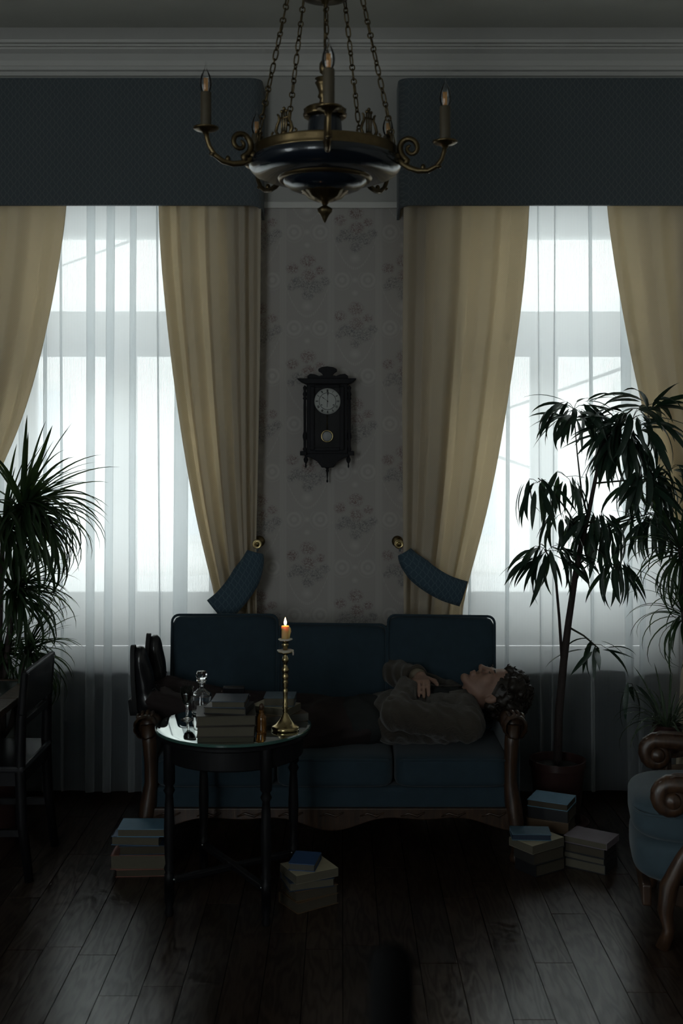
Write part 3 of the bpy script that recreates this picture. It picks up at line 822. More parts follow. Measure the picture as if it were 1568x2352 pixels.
for h in range(12):                                   # roman hour marks built stroke by stroke
    a = 2 * PI * h / 12; m = MB(); cs = roman[h]; w = .0022
    x = -w * (len(cs) - 1) / 2 * 1.3
    def D2(u, r): return Vector(DT(a, r)) + Vector((math.cos(a), 0, -math.sin(a))) * u
    for c in cs:
        r0, r1 = dr * .72, dr * .90
        if c == 'I': segs = [((x, r0), (x, r1))]
        elif c == 'V': segs = [((x - .0014, r1), (x, r0)), ((x + .0014, r1), (x, r0))]
        else: segs = [((x - .0014, r0), (x + .0014, r1)), ((x + .0014, r0), (x - .0014, r1))]
        for p, q in segs: m.tube([D2(*p), D2(*q)], .0006, 4)
        x += w * 1.3
    m.build('hour_numeral', M_ink, dial)
def hand(name, a, ln, wd):
    m = MB(); m.tube([DT(a, -ln * .18), DT(a, ln * .5), DT(a, ln * .62), DT(a, ln * .74), DT(a, ln * .86), DT(a, ln)], [wd * .6, wd * .7, wd * 2.6, wd * 2.9, wd * 1.2, wd * .3], 8, flat=.35)
    for i in range(len(m.v)): m.v[i] = (m.v[i][0], m.v[i][1] - .002, m.v[i][2])
    m.build(name, M_ink, dial, smooth=True)
hand('hour_hand', math.radians(-52), dr * .60, .0016); hand('minute_hand', math.radians(2), dr * .86, .0010)
m = MB(); m.tube([DT(math.radians(184), 0), DT(math.radians(184), dr * .45)], .001, 6); m.build('hand_tail', M_ink, dial)
for s in (-1, 1): MB().sphere((dc[0] + s * dr * .45, dc[1] - .003, dc[2] - dr * .28), (.0028, .0015, .0028), 10, 6).build('winding_hole', M_ink, dial)
MB().sphere(DT(0, 0), (.003, .003, .003), 10, 6).build('hand_hub', M_ink, dial)
pc = (kx(751), -.1145, kz(1002))
pend = MB().lathe([(0, .004), (.020, .003), (.022, 0)], 28, c=pc, M=Rk).build('pendulum_disc', mat('pendulum_face', (.30, .31, .31), .5), ck, smooth=True)
MB().tube([(pc[0] + .0255 * math.cos(2 * PI * i / 32), pc[1] - .003, pc[2] + .0255 * math.sin(2 * PI * i / 32)) for i in range(32)], .0034, 8, closed=True).build('rim', M_brass2, pend, smooth=True)
MB().tube([(pc[0], pc[1] + .002, pc[2] + .026), (pc[0], pc[1] + .002, dc[2] - dr)], .002, 6).build('pendulum_rod', M_dbrass, ck, smooth=True)

# ================================================================== SOFA
SX = -.045
so = thing('sofa', 'dark blue velvet three-seat sofa with carved walnut arms and frame', 'sofa', (SX, 4.72, 0))
def S(mb, name, mm, **k): return mb.build(name, mm, so, world=True, **k)
XL, XR = -.80, .715                      # outer faces of the arm posts
bx = [(-.735, -.275), (-.272, .195), (.197, .662)]
btop = [.872, .832, .868]
for i, ((a, b), zt) in enumerate(zip(bx, btop)):
    h = zt - .40
    m = MB().cushion(((a + b) / 2, 4.945, .40 + h / 2), (b - a + .004, .15, h + .02), 9, .10, 14, rot=(-.10, (0, .01, .012)[i], 0), ears=.05)
    cu = S(m, 'back_cushion', M_velvet, smooth=True)
    # piping round the front edge
    pts = []; w2, h2, rr = (b - a) / 2 - .002, h / 2 + .004, .03
    for cx_, cz_, a0 in ((w2 - rr, h2 - rr, 0), (-(w2 - rr), h2 - rr, PI / 2), (-(w2 - rr), -(h2 - rr), PI), (w2 - rr, -(h2 - rr), 1.5 * PI)):
        for q in range(6):
            aa = a0 + q * PI / 10; e = .010 if cz_ > 0 else 0
            pts.append(Vector((cx_ + rr * math.cos(aa), -.066, cz_ + rr * math.sin(aa) + e)))
    Rm = Euler((-.10, (0, .01, .012)[i], 0)).to_matrix()
    pts = [Rm @ p + Vector(((a + b) / 2, 4.945, .40 + h / 2)) for p in pts]
    m = MB().tube(pts, .0055, 6, closed=True); L = so.matrix_basis.inverted(); m.v = [tuple(L @ Vector(p)) for p in m.v]
    m.build('piping', M_velvet, cu, smooth=True)
sx = [(-.735, -.262), (-.258, .205), (.209, .662)]
for a, b in sx:
    m = MB().cushion(((a + b) / 2, 4.68, .345), (b - a, .50, .13), 9, .10, 12)
    cu = S(m, 'seat_cushion', M_velvet, smooth=True)
    pts = [Vector((x, y, z)) for x, y, z in ((a + .02, 4.44, .392), (a + .05, 4.434, .395), ((a + b) / 2, 4.432, .397), (b - .05, 4.434, .395), (b - .02, 4.44, .392))]
    m = MB().tube(pts, .005, 6); L = so.matrix_basis.inverted(); m.v = [tuple(L @ Vector(p)) for p in m.v]
    m.build('piping', M_velvet, cu, smooth=True)
S(MB().bb(-.75, .675, 4.455, 5.02, .17, .285), 'seat_base', M_velvet, bevel=.02)
S(MB().box((-.037, 5.035, .52), (1.44, .05, .60), (-.08, 0, 0)), 'back_panel', M_velvet, bevel=.02)
pl = []
for q in range(41):
    u = q / 40; pl.append((-.755 + 1.435 * u, .150 - .022 * math.cos(4 * PI * u) - .012 * math.cos(8 * PI * u)))
S(MB().prism([(-.755, .205), *[p for p in pl], (.68, .205)][::-1], 4.435, 4.46), 'apron', M_carve, bevel=.004)
m = MB()
for q in range(9):
    u = (q + .5) / 9; x = -.755 + 1.435 * u
    m.tube([(x - .05, 4.434, .175), (x - .02, 4.430, .188), (x + .015, 4.430, .176), (x + .045, 4.434, .19)], [.003, .005, .005, .003], 6)
S(m, 'apron_carving', M_carve, smooth=True)
for s in (-1, 1):
    xo = XL if s < 0 else XR; xi = xo + (-s) * .05; xc = xo - s * .035
    # front post with a scrolled cabriole outline
    pts = [(xc - s * .005, 4.45, .53), (xc - s * .012, 4.445, .46), (xc - s * .016, 4.45, .38), (xc - s * .016, 4.455, .30), (xc - s * .006, 4.45, .22), (xc + s * .004, 4.44, .15), (xc + s * .006, 4.435, .08), (xc + s * .010, 4.43, .0)]
    S(MB().tube(pts, [.030, .029, .026, .026, .033, .030, .022, .026], 12), 'front_post', M_carve, smooth=True)
    # rolled arm with carved knuckles at the front end
    cnt = (xc, 4.44, .525)
    S(MB().tube([(xc, 4.46, .525), (xc, 4.60, .512), (xc, 4.78, .50), (xc, 4.98, .505)], [.046, .040, .034, .036], 16), 'arm_rail', M_carve, smooth=True)
    kn = MB(); kn.lathe([(.0, -.038), (.020, -.036), (.034, -.028), (.044, -.012), (.048, .004), (.046, .020), (.038, .03)], 40, c=cnt, M=Matrix.Rotation(PI / 2, 3, 'X'),
                        mod=lambda a, z: 1 + .07 * abs(math.sin(5 * a)))
    S(kn, 'arm_scroll', M_carve, smooth=True)
    for q in range(4):
        a0 = PI / 2 + s * (-.7 + q * .38)
        S(MB().tube([(xc + .050 * math.cos(a0), 4.43 + .0, .525 + .050 * math.sin(a0)), (xc + .053 * math.cos(a0 + .05), 4.47, .525 + .052 * math.sin(a0 + .05)), (xc + .046 * math.cos(a0 + .1), 4.51, .525 + .046 * math.sin(a0 + .1))], [.006, .008, .004], 8), 'carved_rib', M_carve, smooth=True)
    S(MB().bb(xc - .028, xc + .028, 4.48, 4.98, .19, .49), 'arm_panel', M_velvet, bevel=.015)
    S(MB().tube([(xc, 4.99, 0), (xc, 4.985, .10), (xc, 4.97, .20)], [.022, .026, .03], 10), 'rear_leg', M_carve, smooth=True)
    S(MB().lathe([(.0, 0), (.030, 0), (.034, .012), (.028, .03), (.022, .04)], 14, c=(xc + s * .010, 4.43, 0)), 'foot', M_carve, smooth=True)

# ================================================================== SIDE TABLE
TX, TY, TZ, TR = -.387, 4.06, .633, .279
tb = thing('side_table', 'round black side table with mirror glass top and crossed stretcher before the sofa', 'table', (TX, TY, 0))
M_mirror = NT('mirror_glass_top'); M_mirror.p.inputs['Base Color'].default_value = (.55, .60, .57, 1); M_mirror.p.inputs['Metallic'].default_value = 1.0; M_mirror.p.inputs['Roughness'].default_value = .03; M_mirror = M_mirror.m
M_edge = mat('green_glass_edge', (.10, .24, .20), .08, trans=.55, ior=1.5)
MB().lathe([(0, TZ), (TR - .022, TZ), (TR - .004, TZ - .003)], 72).build('glass_top', M_mirror, tb, auto=10)
MB().lathe([(TR - .004, TZ - .003), (TR, TZ - .006), (TR, TZ - .012), (TR - .004, TZ - .014), (0, TZ - .014)], 72).build('glass_rim', M_edge, tb, auto=35)
MB().lathe([(0, TZ - .014), (TR - .012, TZ - .014), (TR - .006, TZ - .022), (TR - .006, TZ - .03), (TR - .02, TZ - .036), (TR - .03, TZ - .04), (TR - .03, TZ - .10), (TR - .036, TZ - .105), (TR - .05, TZ - .105), (TR - .05, TZ - .03)], 60).build('apron', M_black, tb, auto=30)
legs = [(-.597, 3.925), (-.256, 3.845), (-.178, 4.195), (-.52, 4.275)]
prL = [(.013, 0), (.016, .012), (.012, .03), (.017, .05), (.017, .10), (.0175, .10), (.0175, .145), (.013, .15), (.019, .165), (.013, .18), (.016, .21), (.019, .30), (.016, .38), (.013, .42), (.020, .435), (.013, .45), (.02, .46), (.02, TZ - .03)]
for (x, y) in legs:
    lg = MB().lathe(prL, 14, c=(x - TX, y - TY, 0)).build('leg', M_black, tb, smooth=True)
    dx, dy = TX - x, TY - y; l = math.hypot(dx, dy); px, py = -dy / l, dx / l
    for s in (-1, 1):
        MB().sphere((x - TX + dx / l * .014 + px * s * .011, y - TY + dy / l * .014 + py * s * .011 - .006, .128), .0035, 8, 6).build('screw', M_steel, lg, smooth=True)
for a, b in ((0, 2), (1, 3)):
    (x0, y0), (x1, y1) = legs[a], legs[b]
    m = MB(); dx, dy = x1 - x0, y1 - y0; l = math.hypot(dx, dy)
    m.box(((x0 + x1) / 2 - TX, (y0 + y1) / 2 - TY, .122 + (.001 if a else -.001)), (l - .03, .026, .020), (0, 0, math.atan2(dy, dx))); m.build('stretcher', M_black, tb, bevel=.004)

# ================================================================== BOOKS
PAGE = {}
def page_mat(c):
    if c not in PAGE:
        t = NT('book_pages'); x, y, z = t.xyz(t.obj_coord())
        l = t.math('MULTIPLY_ADD', t.math('SINE', t.math('MULTIPLY', z, 4200)), .5, .5)
        n = t.noise(t.obj_coord(), 60, 3)
        f = t.math('MULTIPLY', t.math('ADD', l, n), .5)
        t.L(t.mix(f, tuple(k * .72 for k in c), c), t.p.inputs['Base Color']); t.p.inputs['Roughness'].default_value = .85
        PAGE[c] = t.m
    return PAGE[c]
COV = {}
def cover_mat(c):
    if c not in COV: COV[c] = mat('book_cover', c, .42, var=(35, .12), bump=(300, .1, .001))
    return COV[c]
CREAM, TAN, GREYP = (.105, .092, .065), (.058, .046, .030), (.09, .086, .076)
def book(label, x, y, z, w, d, h, rot, cov, pg=CREAM, group=None, soft=False, spine='back', tilt=None):
    t = thing('book', label, 'book', (x, y, z), math.radians(rot), group)
    if tilt is not None: t.rotation_euler = (tilt[0], tilt[1], math.radians(rot))
    c = .0010 if soft else .0028; o = 0 if soft else .0035
    m = MB()
    m.bb(-w / 2, w / 2, -d / 2, d / 2, 0, c); m.bb(-w / 2, w / 2, -d / 2, d / 2, h - c, h)
    if spine == 'back': m.bb(-w / 2, w / 2, d / 2 - c, d / 2, c, h - c)
    elif spine == 'left': m.bb(-w / 2, -w / 2 + c, -d / 2, d / 2, c, h - c)
    elif spine == 'right': m.bb(w / 2 - c, w / 2, -d / 2, d / 2, c, h - c)
    else: m.bb(-w / 2, w / 2, -d / 2, -d / 2 + c, c, h - c)
    m.build('cover', cover_mat(cov), t, bevel=.0008)
    x0, x1, y0, y1 = -w / 2 + o, w / 2 - o, -d / 2 + o, d / 2 - o
    if spine == 'back': y1 = d / 2 - c
    elif spine == 'left': x0 = -w / 2 + c
    elif spine == 'right': x1 = w / 2 - c
    else: y0 = -d / 2 + c
    MB().bb(x0, x1, y0, y1, c, h - c).build('pages', page_mat(pg), t)
    return z + h
NAVY, BLUE, SKY, RED, BLK, GRN, PLUM, SAND, BRN = (.018, .032, .06), (.03, .075, .15), (.10, .21, .30), (.16, .055, .035), (.012, .012, .014), (.030, .028, .026), (.15, .12, .14), (.36, .32, .22), (.09, .055, .03)
Z = TZ
Z1 = book('thick cream-paged book at the bottom of the table stack beside the decanter', -.400, 3.945, Z, .200, .150, .036, 3, (.03, .02, .014), CREAM, 'books on the side table')
Z2 = book('thick cream-paged book second from bottom of the table stack beside the decanter', -.403, 3.955, Z1, .205, .160, .036, 6, (.035, .028, .022), CREAM, 'books on the side table')
Z3 = book('thin black-covered book set askew under the top blue one on the table', -.392, 3.950, Z2, .150, .115, .022, -10, BLK, CREAM, 'books on the side table', spine='right')
Z4 = book('small dark blue book on top of the table stack beside the decanter', -.388, 3.955, Z3, .118, .125, .023, -2, (.035, .055, .085), CREAM, 'books on the side table')
book('black book leaning up behind the table stack beside the decanter', -.385, 4.082, Z + .0725, .075, .14, .016, 0, BLK, GREYP, 'books on the side table', tilt=(math.radians(114), 0))
Y1 = book('brown paperback at the bottom of the table stack behind the candlestick', -.225, 4.120, Z, .175, .125, .028, 24, BRN, GREYP, 'books on the side table', True)
Y2 = book('pale paperback in the middle of the table stack behind the candlestick', -.240, 4.125, Y1, .150, .110, .026, -24, SAND, CREAM, 'books on the side table', True)
Y3 = book('blue cloth book on top of the table stack behind the candlestick', -.224, 4.135, Y2, .112, .105, .032, -2, (.05, .085, .12), CREAM, 'books on the side table')

g = 'books stacked on the floor'
z = book('reddish book at the bottom of the floor stack left of the table', -.755, 4.335, 0, .20, .125, .028, 3, RED, TAN, g)
z = book('thick red-covered book second from bottom left of the table', -.765, 4.335, z, .215, .13, .054, 0, RED, CREAM, g)
z = book('brown-paged blue book in the middle of the floor stack left of the table', -.745, 4.335, z, .195, .12, .034, 4, NAVY, TAN, g)
z = book('dark blue book second from top of the floor stack left of the table', -.775, 4.335, z, .185, .12, .034, -4, BLUE, CREAM, g)
z = book('pale blue book on top of the floor stack left of the table', -.757, 4.335, z, .18, .125, .030, 0, SKY, CREAM, g)
bx_, by_ = -.118, 4.035
z = book('old tan book at the bottom of the floor stack right of the table', bx_, by_, 0, .17, .13, .038, 34, BRN, TAN, g)
z = book('brown book second from bottom in front of the sofa right of the table', bx_ + .004, by_ + .003, z, .165, .125, .034, 27, BRN, TAN, g)
z = book('grey-blue book in the middle of the floor stack right of the table', bx_ - .004, by_ - .002, z, .165, .125, .030, 18, NAVY, CREAM, g)
z = book('cream paperback second from top of the floor stack right of the table', bx_ + .002, by_ + .002, z, .165, .135, .030, 28, SAND, CREAM, g, True)
z = book('small royal blue book topmost of the floor stack right of the table', bx_ - .012, by_ + .008, z, .095, .125, .026, -10, (.03, .07, .17), GREYP, g)
cx_, cy_ = .845, 4.565
z = book('pale-paged book at the bottom of the rear floor stack by the plant pot', cx_ + .02, cy_, 0, .19, .15, .04, -24, NAVY, CREAM, g)
z = book('dark book second from bottom of the rear stack by the plant pot', cx_, cy_, z, .18, .14, .05, -14, BLK, TAN, g, spine='front')
z = book('dark brown book in the middle of the rear stack by the plant pot', cx_, cy_, z, .17, .135, .045, -24, BRN, TAN, g, spine='front')
z = book('dark thick book second from top of the rear stack by the plant pot', cx_ + .005, cy_, z, .165, .13, .045, -28, BLK, TAN, g, spine='front')
z = book('pale blue book topmost of the rear stack by the plant pot', cx_ + .003, cy_ + .003, z, .165, .135, .028, -26, SKY, TAN, g)
dx_, dy_ = .752, 4.355
z = book('black book at the bottom of the floor stack by the right sofa leg', dx_ + .012, dy_, 0, .155, .115, .045, 34, BLK, TAN, g, spine='left')
z = book('dark book second from bottom by the right sofa leg', dx_ + .008, dy_, z, .155, .115, .045, 32, GRN, TAN, g, spine='left')
z = book('cream-topped paperback under the slim blue book by the right sofa leg', dx_ - .002, dy_, z, .17, .125, .032, 36, SAND, CREAM, g, True)
z = book('slim blue book topmost of the stack by the right sofa leg', dx_ - .025, dy_ + .005, z, .15, .095, .024, -3, (.06, .12, .17), NAVY, g)
ex_, ey_ = .965, 4.385
z = book('pale-paged book at the bottom of the front right floor stack', ex_, ey_, 0, .165, .125, .036, -34, BLK, CREAM, g, spine='right')
z = book('thin pale-paged book second from bottom of the front right floor stack', ex_ - .003, ey_, z, .165, .125, .024, -35, BLK, CREAM, g, spine='right')
z = book('tan-paged book second from top of the front right floor stack', ex_ - .002, ey_ + .002, z, .16, .125, .034, -33, BLK, TAN, g, spine='right')
z = book('mauve-covered book topmost of the front right floor stack', ex_ + .003, ey_ + .002, z, .175, .13, .026, -34, PLUM, CREAM, g, spine='right')

# ================================================================== THINGS ON THE TABLE
t = thing('wine_glass', 'small stemmed glass half full of red wine on the mirror table', 'glass', (-.561, 4.115, TZ))
MB().lathe([(0, .0008), (.023, .001), (.0235, .0025), (.012, .005), (.0045, .009), (.0038, .018), (.0055, .030), (.0035, .042), (.006, .050), (.016, .064), (.0225, .084), (.0245, .118), (.0238, .118), (.0218, .085), (.0155, .066), (.004, .054), (0, .0535)], 40).build('bowl_and_stem', M_glass, t, smooth=True)
M_wine = mat('red_wine', (.045, .003, .005), .04)
MB().lathe([(0, .0545), (.004, .055), (.015, .0665), (.0212, .085), (.0222, .0945), (0, .0945)], 36).build('wine', M_wine, t, auto=40)
t = thing('decanter', 'cut-glass decanter with faceted round stopper behind the books on the table', 'decanter', (-.521, 4.215, TZ))
MB().lathe([(0, .001), (.034, .001), (.037, .004), (.0375, .064), (.034, .074), (.020, .085), (.0125, .092), (.0115, .105), (.0155, .112), (.0145, .113), (.009, .105), (.009, .092), (.017, .082), (.031, .070), (.0335, .060), (.033, .008), (0, .006)], 48,
           mod=lambda a, z: 1 + (.035 * abs(math.sin(9 * a + 90 * z)) if .006 < z < .066 else 0)).build('body', M_glass, t, auto=20)
MB().lathe([(0, .100), (.007, .100), (.0085, .112), (.014, .114), (.020, .122), (.0165, .127), (.021, .136), (.0205, .147), (.015, .156), (0, .158)], 10).build('stopper', M_glass, t)
t = thing('small_bottle', 'small amber glass bottle with round stopper between the book stacks', 'bottle', (-.277, 3.925, TZ))
M_amber = mat('amber_glass', (.42, .17, .03), .08, trans=.75, ior=1.45)
MB().lathe([(0, 0), (.0165, 0), (.0175, .003), (.0175, .048), (.0165, .058), (.010, .066), (.0075, .072), (.0085, .076), (.0085, .080), (0, .080)], 24,
           mod=lambda a, z: 1 + (.05 * math.sin(8 * a) if .005 < z < .05 else 0)).build('body', M_amber, t, smooth=True)
MB().lathe([(0, .079), (.005, .080), (.008, .086), (.0095, .093), (.007, .10), (0, .104)], 18).build('stopper', mat('dark_stopper', (.05, .025, .012), .4), t, smooth=True)
t = thing('candlestick', 'tall turned brass candlestick with wax-caked drip pans on the mirror table', 'candlestick', (-.197, 3.97, TZ))
MB().lathe([(0, .002), (.046, .001), (.050, .006), (.049, .012), (.043, .016), (.032, .022), (.022, .034), (.014, .048), (.010, .056), (.0075, .062)], 40,
           mod=lambda a, z: 1 + (.03 * abs(math.sin(4 * a)) if z > .013 else 0)).build('base', M_brass2, t, smooth=True)
MB().lathe([(.0075, .060), (.010, .066), (.0075, .072), (.011, .078), (.008, .084), (.010, .092), (.007, .100), (.0085, .128), (.0095, .140), (.006, .148), (.011, .154), (.0075, .160), (.0115, .166), (.008, .172), (.0105, .180), (.012, .190), (.008, .197), (.012, .203), (.014, .212), (.008, .222), (.007, .230), (.010, .238), (.013, .245), (.0095, .253), (.006, .262), (.006, .268)], 24).build('stem', M_brass2, t, smooth=True)
MB().lathe([(.006, .262), (.012, .266), (.024, .270), (.026, .274), (.022, .273), (.008, .272)], 28).build('drip_pan', M_brass2, t, smooth=True)
MB().lathe([(.007, .271), (.009, .278), (.007, .286), (.012, .294), (.013, .300), (.009, .306), (.018, .312), (.019, .315), (.010, .315), (0, .315)], 24).build('socket', M_brass2, t, smooth=True)
M_wax = mat('old_wax', (.62, .54, .44), .45, sss=.3)
MB().lathe([(.012, .2715), (.024, .273), (.028, .2755), (.0275, .279), (.020, .2805), (.0095, .280)], 30, mod=lambda a, z: 1 + .08 * math.sin(3 * a) + .06 * math.sin(7 * a + 1)).build('wax_drips', M_wax, t, smooth=True)
MB().lathe([(.008, .313), (.020, .3135), (.0235, .3165), (.021, .3195), (.013, .320)], 30, mod=lambda a, z: 1 + .09 * math.sin(2 * a + 1) + .07 * math.sin(5 * a)).build('wax_collar', M_wax, t, smooth=True)
m = MB(); m.tube([(.026, -.004, .277), (.028, -.004, .270), (.0275, -.004, .262)], [.003, .0028, .0022], 7); m.build('wax_drop', M_wax, t, smooth=True)
t = thing('candle', 'short burning wax candle in the brass candlestick', 'candle', (-.197, 3.97, TZ + .317))
M_can = mat('candle_wax', (.85, .52, .22), .4, sss=1.0)
nw = t
MB().lathe([(0, 0), (.0130, 0), (.0128, .030), (.0135, .045), (.0125, .0475), (.009, .046), (0, .0445)], 24, mod=lambda a, z: 1 + .05 * math.sin(2 * a + 40 * z)).build('wax', M_can, t, smooth=True)
m = MB(); m.tube([(.012, -.003, .044), (.0155, -.004, .038), (.0165, -.004, .028), (.0145, -.004, .018), (.013, -.003, .006)], [.003, .0042, .0048, .0036, .0025], 8); m.build('wax_run', M_can, t, smooth=True)
MB().tube([(0, 0, .043), (0, .0005, .050), (.0008, 0, .055)], .0008, 6).build('wick', M_ink, t)
fl = NT('flame'); em = fl.N('ShaderNodeEmission'); em.inputs[0].default_value = (1.0, .62, .26, 1); em.inputs[1].default_value = 30.0; fl.L(em.outputs[0], fl.out.inputs[0])
MB().lathe([(0, .049), (.0028, .051), (.0048, .056), (.0045, .062), (.0028, .068), (.0012, .0735), (0, .0775)], 16).build('flame', fl.m, t, smooth=True)

# ================================================================== PERSON (surface grown from a signed distance field)
class Field:
    def __init__(s, lo, hi, h):
        s.lo = np.array(lo, float); s.h = h
        n = np.ceil((np.array(hi) - s.lo) / h).astype(int) + 1; s.n = n
        s.F = np.full(n, .15, np.float32)
        s.ax = [s.lo[i] + h * np.arange(n[i]) for i in range(3)]
    def win(s, lo, hi):
        a = np.maximum(0, np.floor((np.array(lo) - s.lo) / s.h).astype(int)); b = np.minimum(s.n, np.ceil((np.array(hi) - s.lo) / s.h).astype(int) + 1)
        if np.any(b <= a): return None
        sl = tuple(slice(a[i], b[i]) for i in range(3))
        X, Y, Z = np.meshgrid(s.ax[0][sl[0]], s.ax[1][sl[1]], s.ax[2][sl[2]], indexing='ij'); return sl, X, Y, Z
    def put(s, sl, d, k, neg=False):
        a = s.F[sl]
        if neg:
            d = -d; h = np.clip(.5 - .5 * (d - a) / k, 0, 1); s.F[sl] = a * h + d * (1 - h) + k * h * (1 - h)
            s.F[sl] = np.maximum(s.F[sl], np.minimum(a, 1))
        else:
            h = np.clip(.5 + .5 * (d - a) / k, 0, 1); s.F[sl] = a * h + d * (1 - h) - k * h * (1 - h)
    def cone(s, p, q, r1, r2, k=.02, neg=False):
        p, q = np.array(p, float), np.array(q, float); m = max(r1, r2) + k * 2 + .03
        w = s.win(np.minimum(p, q) - m, np.maximum(p, q) + m)
        if w is None: return
        sl, X, Y, Z = w; v = q - p; L = max(v @ v, 1e-9)
        t = np.clip(((X - p[0]) * v[0] + (Y - p[1]) * v[1] + (Z - p[2]) * v[2]) / L, 0, 1)
        d = np.sqrt((X - p[0] - t * v[0]) ** 2 + (Y - p[1] - t * v[1]) ** 2 + (Z - p[2] - t * v[2]) ** 2) - (r1 + (r2 - r1) * t)
        s.put(sl, d.astype(np.float32), k, neg)
    def chain(s, pts, rs, k=.02):
        for i in range(len(pts) - 1): s.cone(pts[i], pts[i + 1], rs[i], rs[i + 1], k)
    def ell(s, c, r, k=.02, B=None, neg=False):
        c, r = np.array(c, float), np.array(r, float); m = max(r) + k * 2 + .03
        w = s.win(c - m, c + m)
        if w is None: return
        sl, X, Y, Z = w; D = [X - c[0], Y - c[1], Z - c[2]]
        if B is not None: D = [D[0] * B[i][0] + D[1] * B[i][1] + D[2] * B[i][2] for i in range(3)]
        q = np.sqrt((D[0] / r[0]) ** 2 + (D[1] / r[1]) ** 2 + (D[2] / r[2]) ** 2)
        g = np.sqrt((D[0] / r[0] ** 2) ** 2 + (D[1] / r[1] ** 2) ** 2 + (D[2] / r[2] ** 2) ** 2) + 1e-6
        s.put(sl, (q * (q - 1) / g).astype(np.float32), k, neg)
    def clip(s, fn):           # keep where fn <= 0
        X, Y, Z = np.meshgrid(*s.ax, indexing='ij'); s.F = np.maximum(s.F, fn(X, Y, Z).astype(np.float32))
    def displace(s, fn):
        X, Y, Z = np.meshgrid(*s.ax, indexing='ij'); s.F = s.F + fn(X, Y, Z).astype(np.float32)
    def mesh(s):
        F = s.F; n = s.n; ins = F < 0
        cs = np.zeros(n - 1, int)
        for d in np.ndindex(2, 2, 2): cs += ins[d[0]:n[0] - 1 + d[0], d[1]:n[1] - 1 + d[1], d[2]:n[2] - 1 + d[2]]
        act = (cs > 0) & (cs < 8); idx = -np.ones(n - 1, int); I = np.argwhere(act); idx[act] = np.arange(len(I))
        acc = np.zeros((len(I), 3)); cnt = np.zeros(len(I))
        for ax in range(3):
            o = [a for a in range(3) if a != ax]
            for u in (0, 1):
                for v in (0, 1):
                    A = I.copy(); A[:, o[0]] += u; A[:, o[1]] += v; Bq = A.copy(); Bq[:, ax] += 1
                    fa, fb = F[tuple(A.T)], F[tuple(Bq.T)]; m = (fa < 0) != (fb < 0)
                    t = np.where(m, fa / np.where(m, fa - fb, 1), 0); p = A.astype(float); p[:, ax] += t
                    acc[m] += p[m]; cnt[m] += 1
        V = s.lo + s.h * acc / np.maximum(cnt, 1)[:, None]
        quads = []
        for ax in range(3):
            o = [a for a in range(3) if a != ax]
            sa = [slice(None)] * 3; sb = [slice(None)] * 3; sa[ax] = slice(0, n[ax] - 1); sb[ax] = slice(1, n[ax])
            E = np.argwhere(ins[tuple(sa)] != ins[tuple(sb)])
            E = E[(E[:, o[0]] > 0) & (E[:, o[1]] > 0) & (E[:, o[0]] < n[o[0]] - 1) & (E[:, o[1]] < n[o[1]] - 1)]
            c = []
            for u, v in ((1, 1), (0, 1), (0, 0), (1, 0)):
                q = E.copy(); q[:, o[0]] -= u; q[:, o[1]] -= v; c.append(idx[tuple(q.T)])
            Q = np.stack(c, 1); quads.append(Q)
        mb = MB(); mb.v = [tuple(p) for p in V]; mb.f = [tuple(int(i) for i in q) for q in np.concatenate(quads) if min(q) >= 0]
        return mb

def unit(v): v = np.array(v, float); return v / np.linalg.norm(v)
pe = thing('person', 'person in brown corduroy jacket lying on the sofa, arms folded, feet on the arm', 'person', (-.05, 4.69, .40))
M_skin = mat('skin', (.26, .155, .115), .55, sss=.12, var=(30, .1))
M_hair = mat('dark_brown_hair', (.014, .009, .006), .5)
t = NT('brown_corduroy'); x, y, z = t.xyz(t.obj_coord())
w = t.math('MULTIPLY_ADD', t.math('SINE', t.math('MULTIPLY', t.math('ADD', y, t.math('MULTIPLY', z, .8)), 1500)), .5, .5)
n = t.noise(t.obj_coord(), 12, 4)
t.L(t.mix(t.math('MULTIPLY', t.math('ADD', w, n), .5), (.022, .018, .013), (.058, .045, .032)), t.p.inputs['Base Color']); t.p.inputs['Roughness'].default_value = .85; t.p.inputs['Sheen Weight'].default_value = .2
t.bump(t.math('ADD', t.math('MULTIPLY', w, .25), n), .5, .006); M_cord = t.m
M_shirt = mat('black_shirt', (.012, .014, .014), .85, bump=(60, .3, .006))
M_trous = mat('dark_brown_trousers', (.016, .009, .009), .85, bump=(40, .35, .008))
M_leather = mat('black_shoe_leather', (.010, .010, .012), .28, coat=.3, bump=(60, .12, .003))
M_sole = mat('black_rubber_sole', (.014, .014, .015), .7)
M_cuff = mat('cream_cuff', (.17, .14, .10), .8)

Hc = np.array((.622, 4.70, .612))
Fv = unit((-.15, -.16, .97)); Uv = unit(np.array((.985, 0, .15)) - Fv * (np.array((.985, 0, .15)) @ Fv)); Sv = np.cross(Uv, Fv)
def Hh(f, u, s): return Hc + Fv * f + Uv * u + Sv * s
Bh = [Fv, Uv, Sv]
Nsh, Nel, Nwr = (.500, 4.515, .515), (.215, 4.470, .565), (.275, 4.655, .640)
Fsh, Fel, Fwr = (.500, 4.865, .53), (.225, 4.905, .640), (.330, 4.735, .655)
hipN, kneeN, ankN = (-.10, 4.605, .475), (-.46, 4.59, .50), (-.775, 4.60, .585)
hipF, kneeF, ankF = (-.10, 4.775, .48), (-.45, 4.75, .53), (-.765, 4.725, .605)

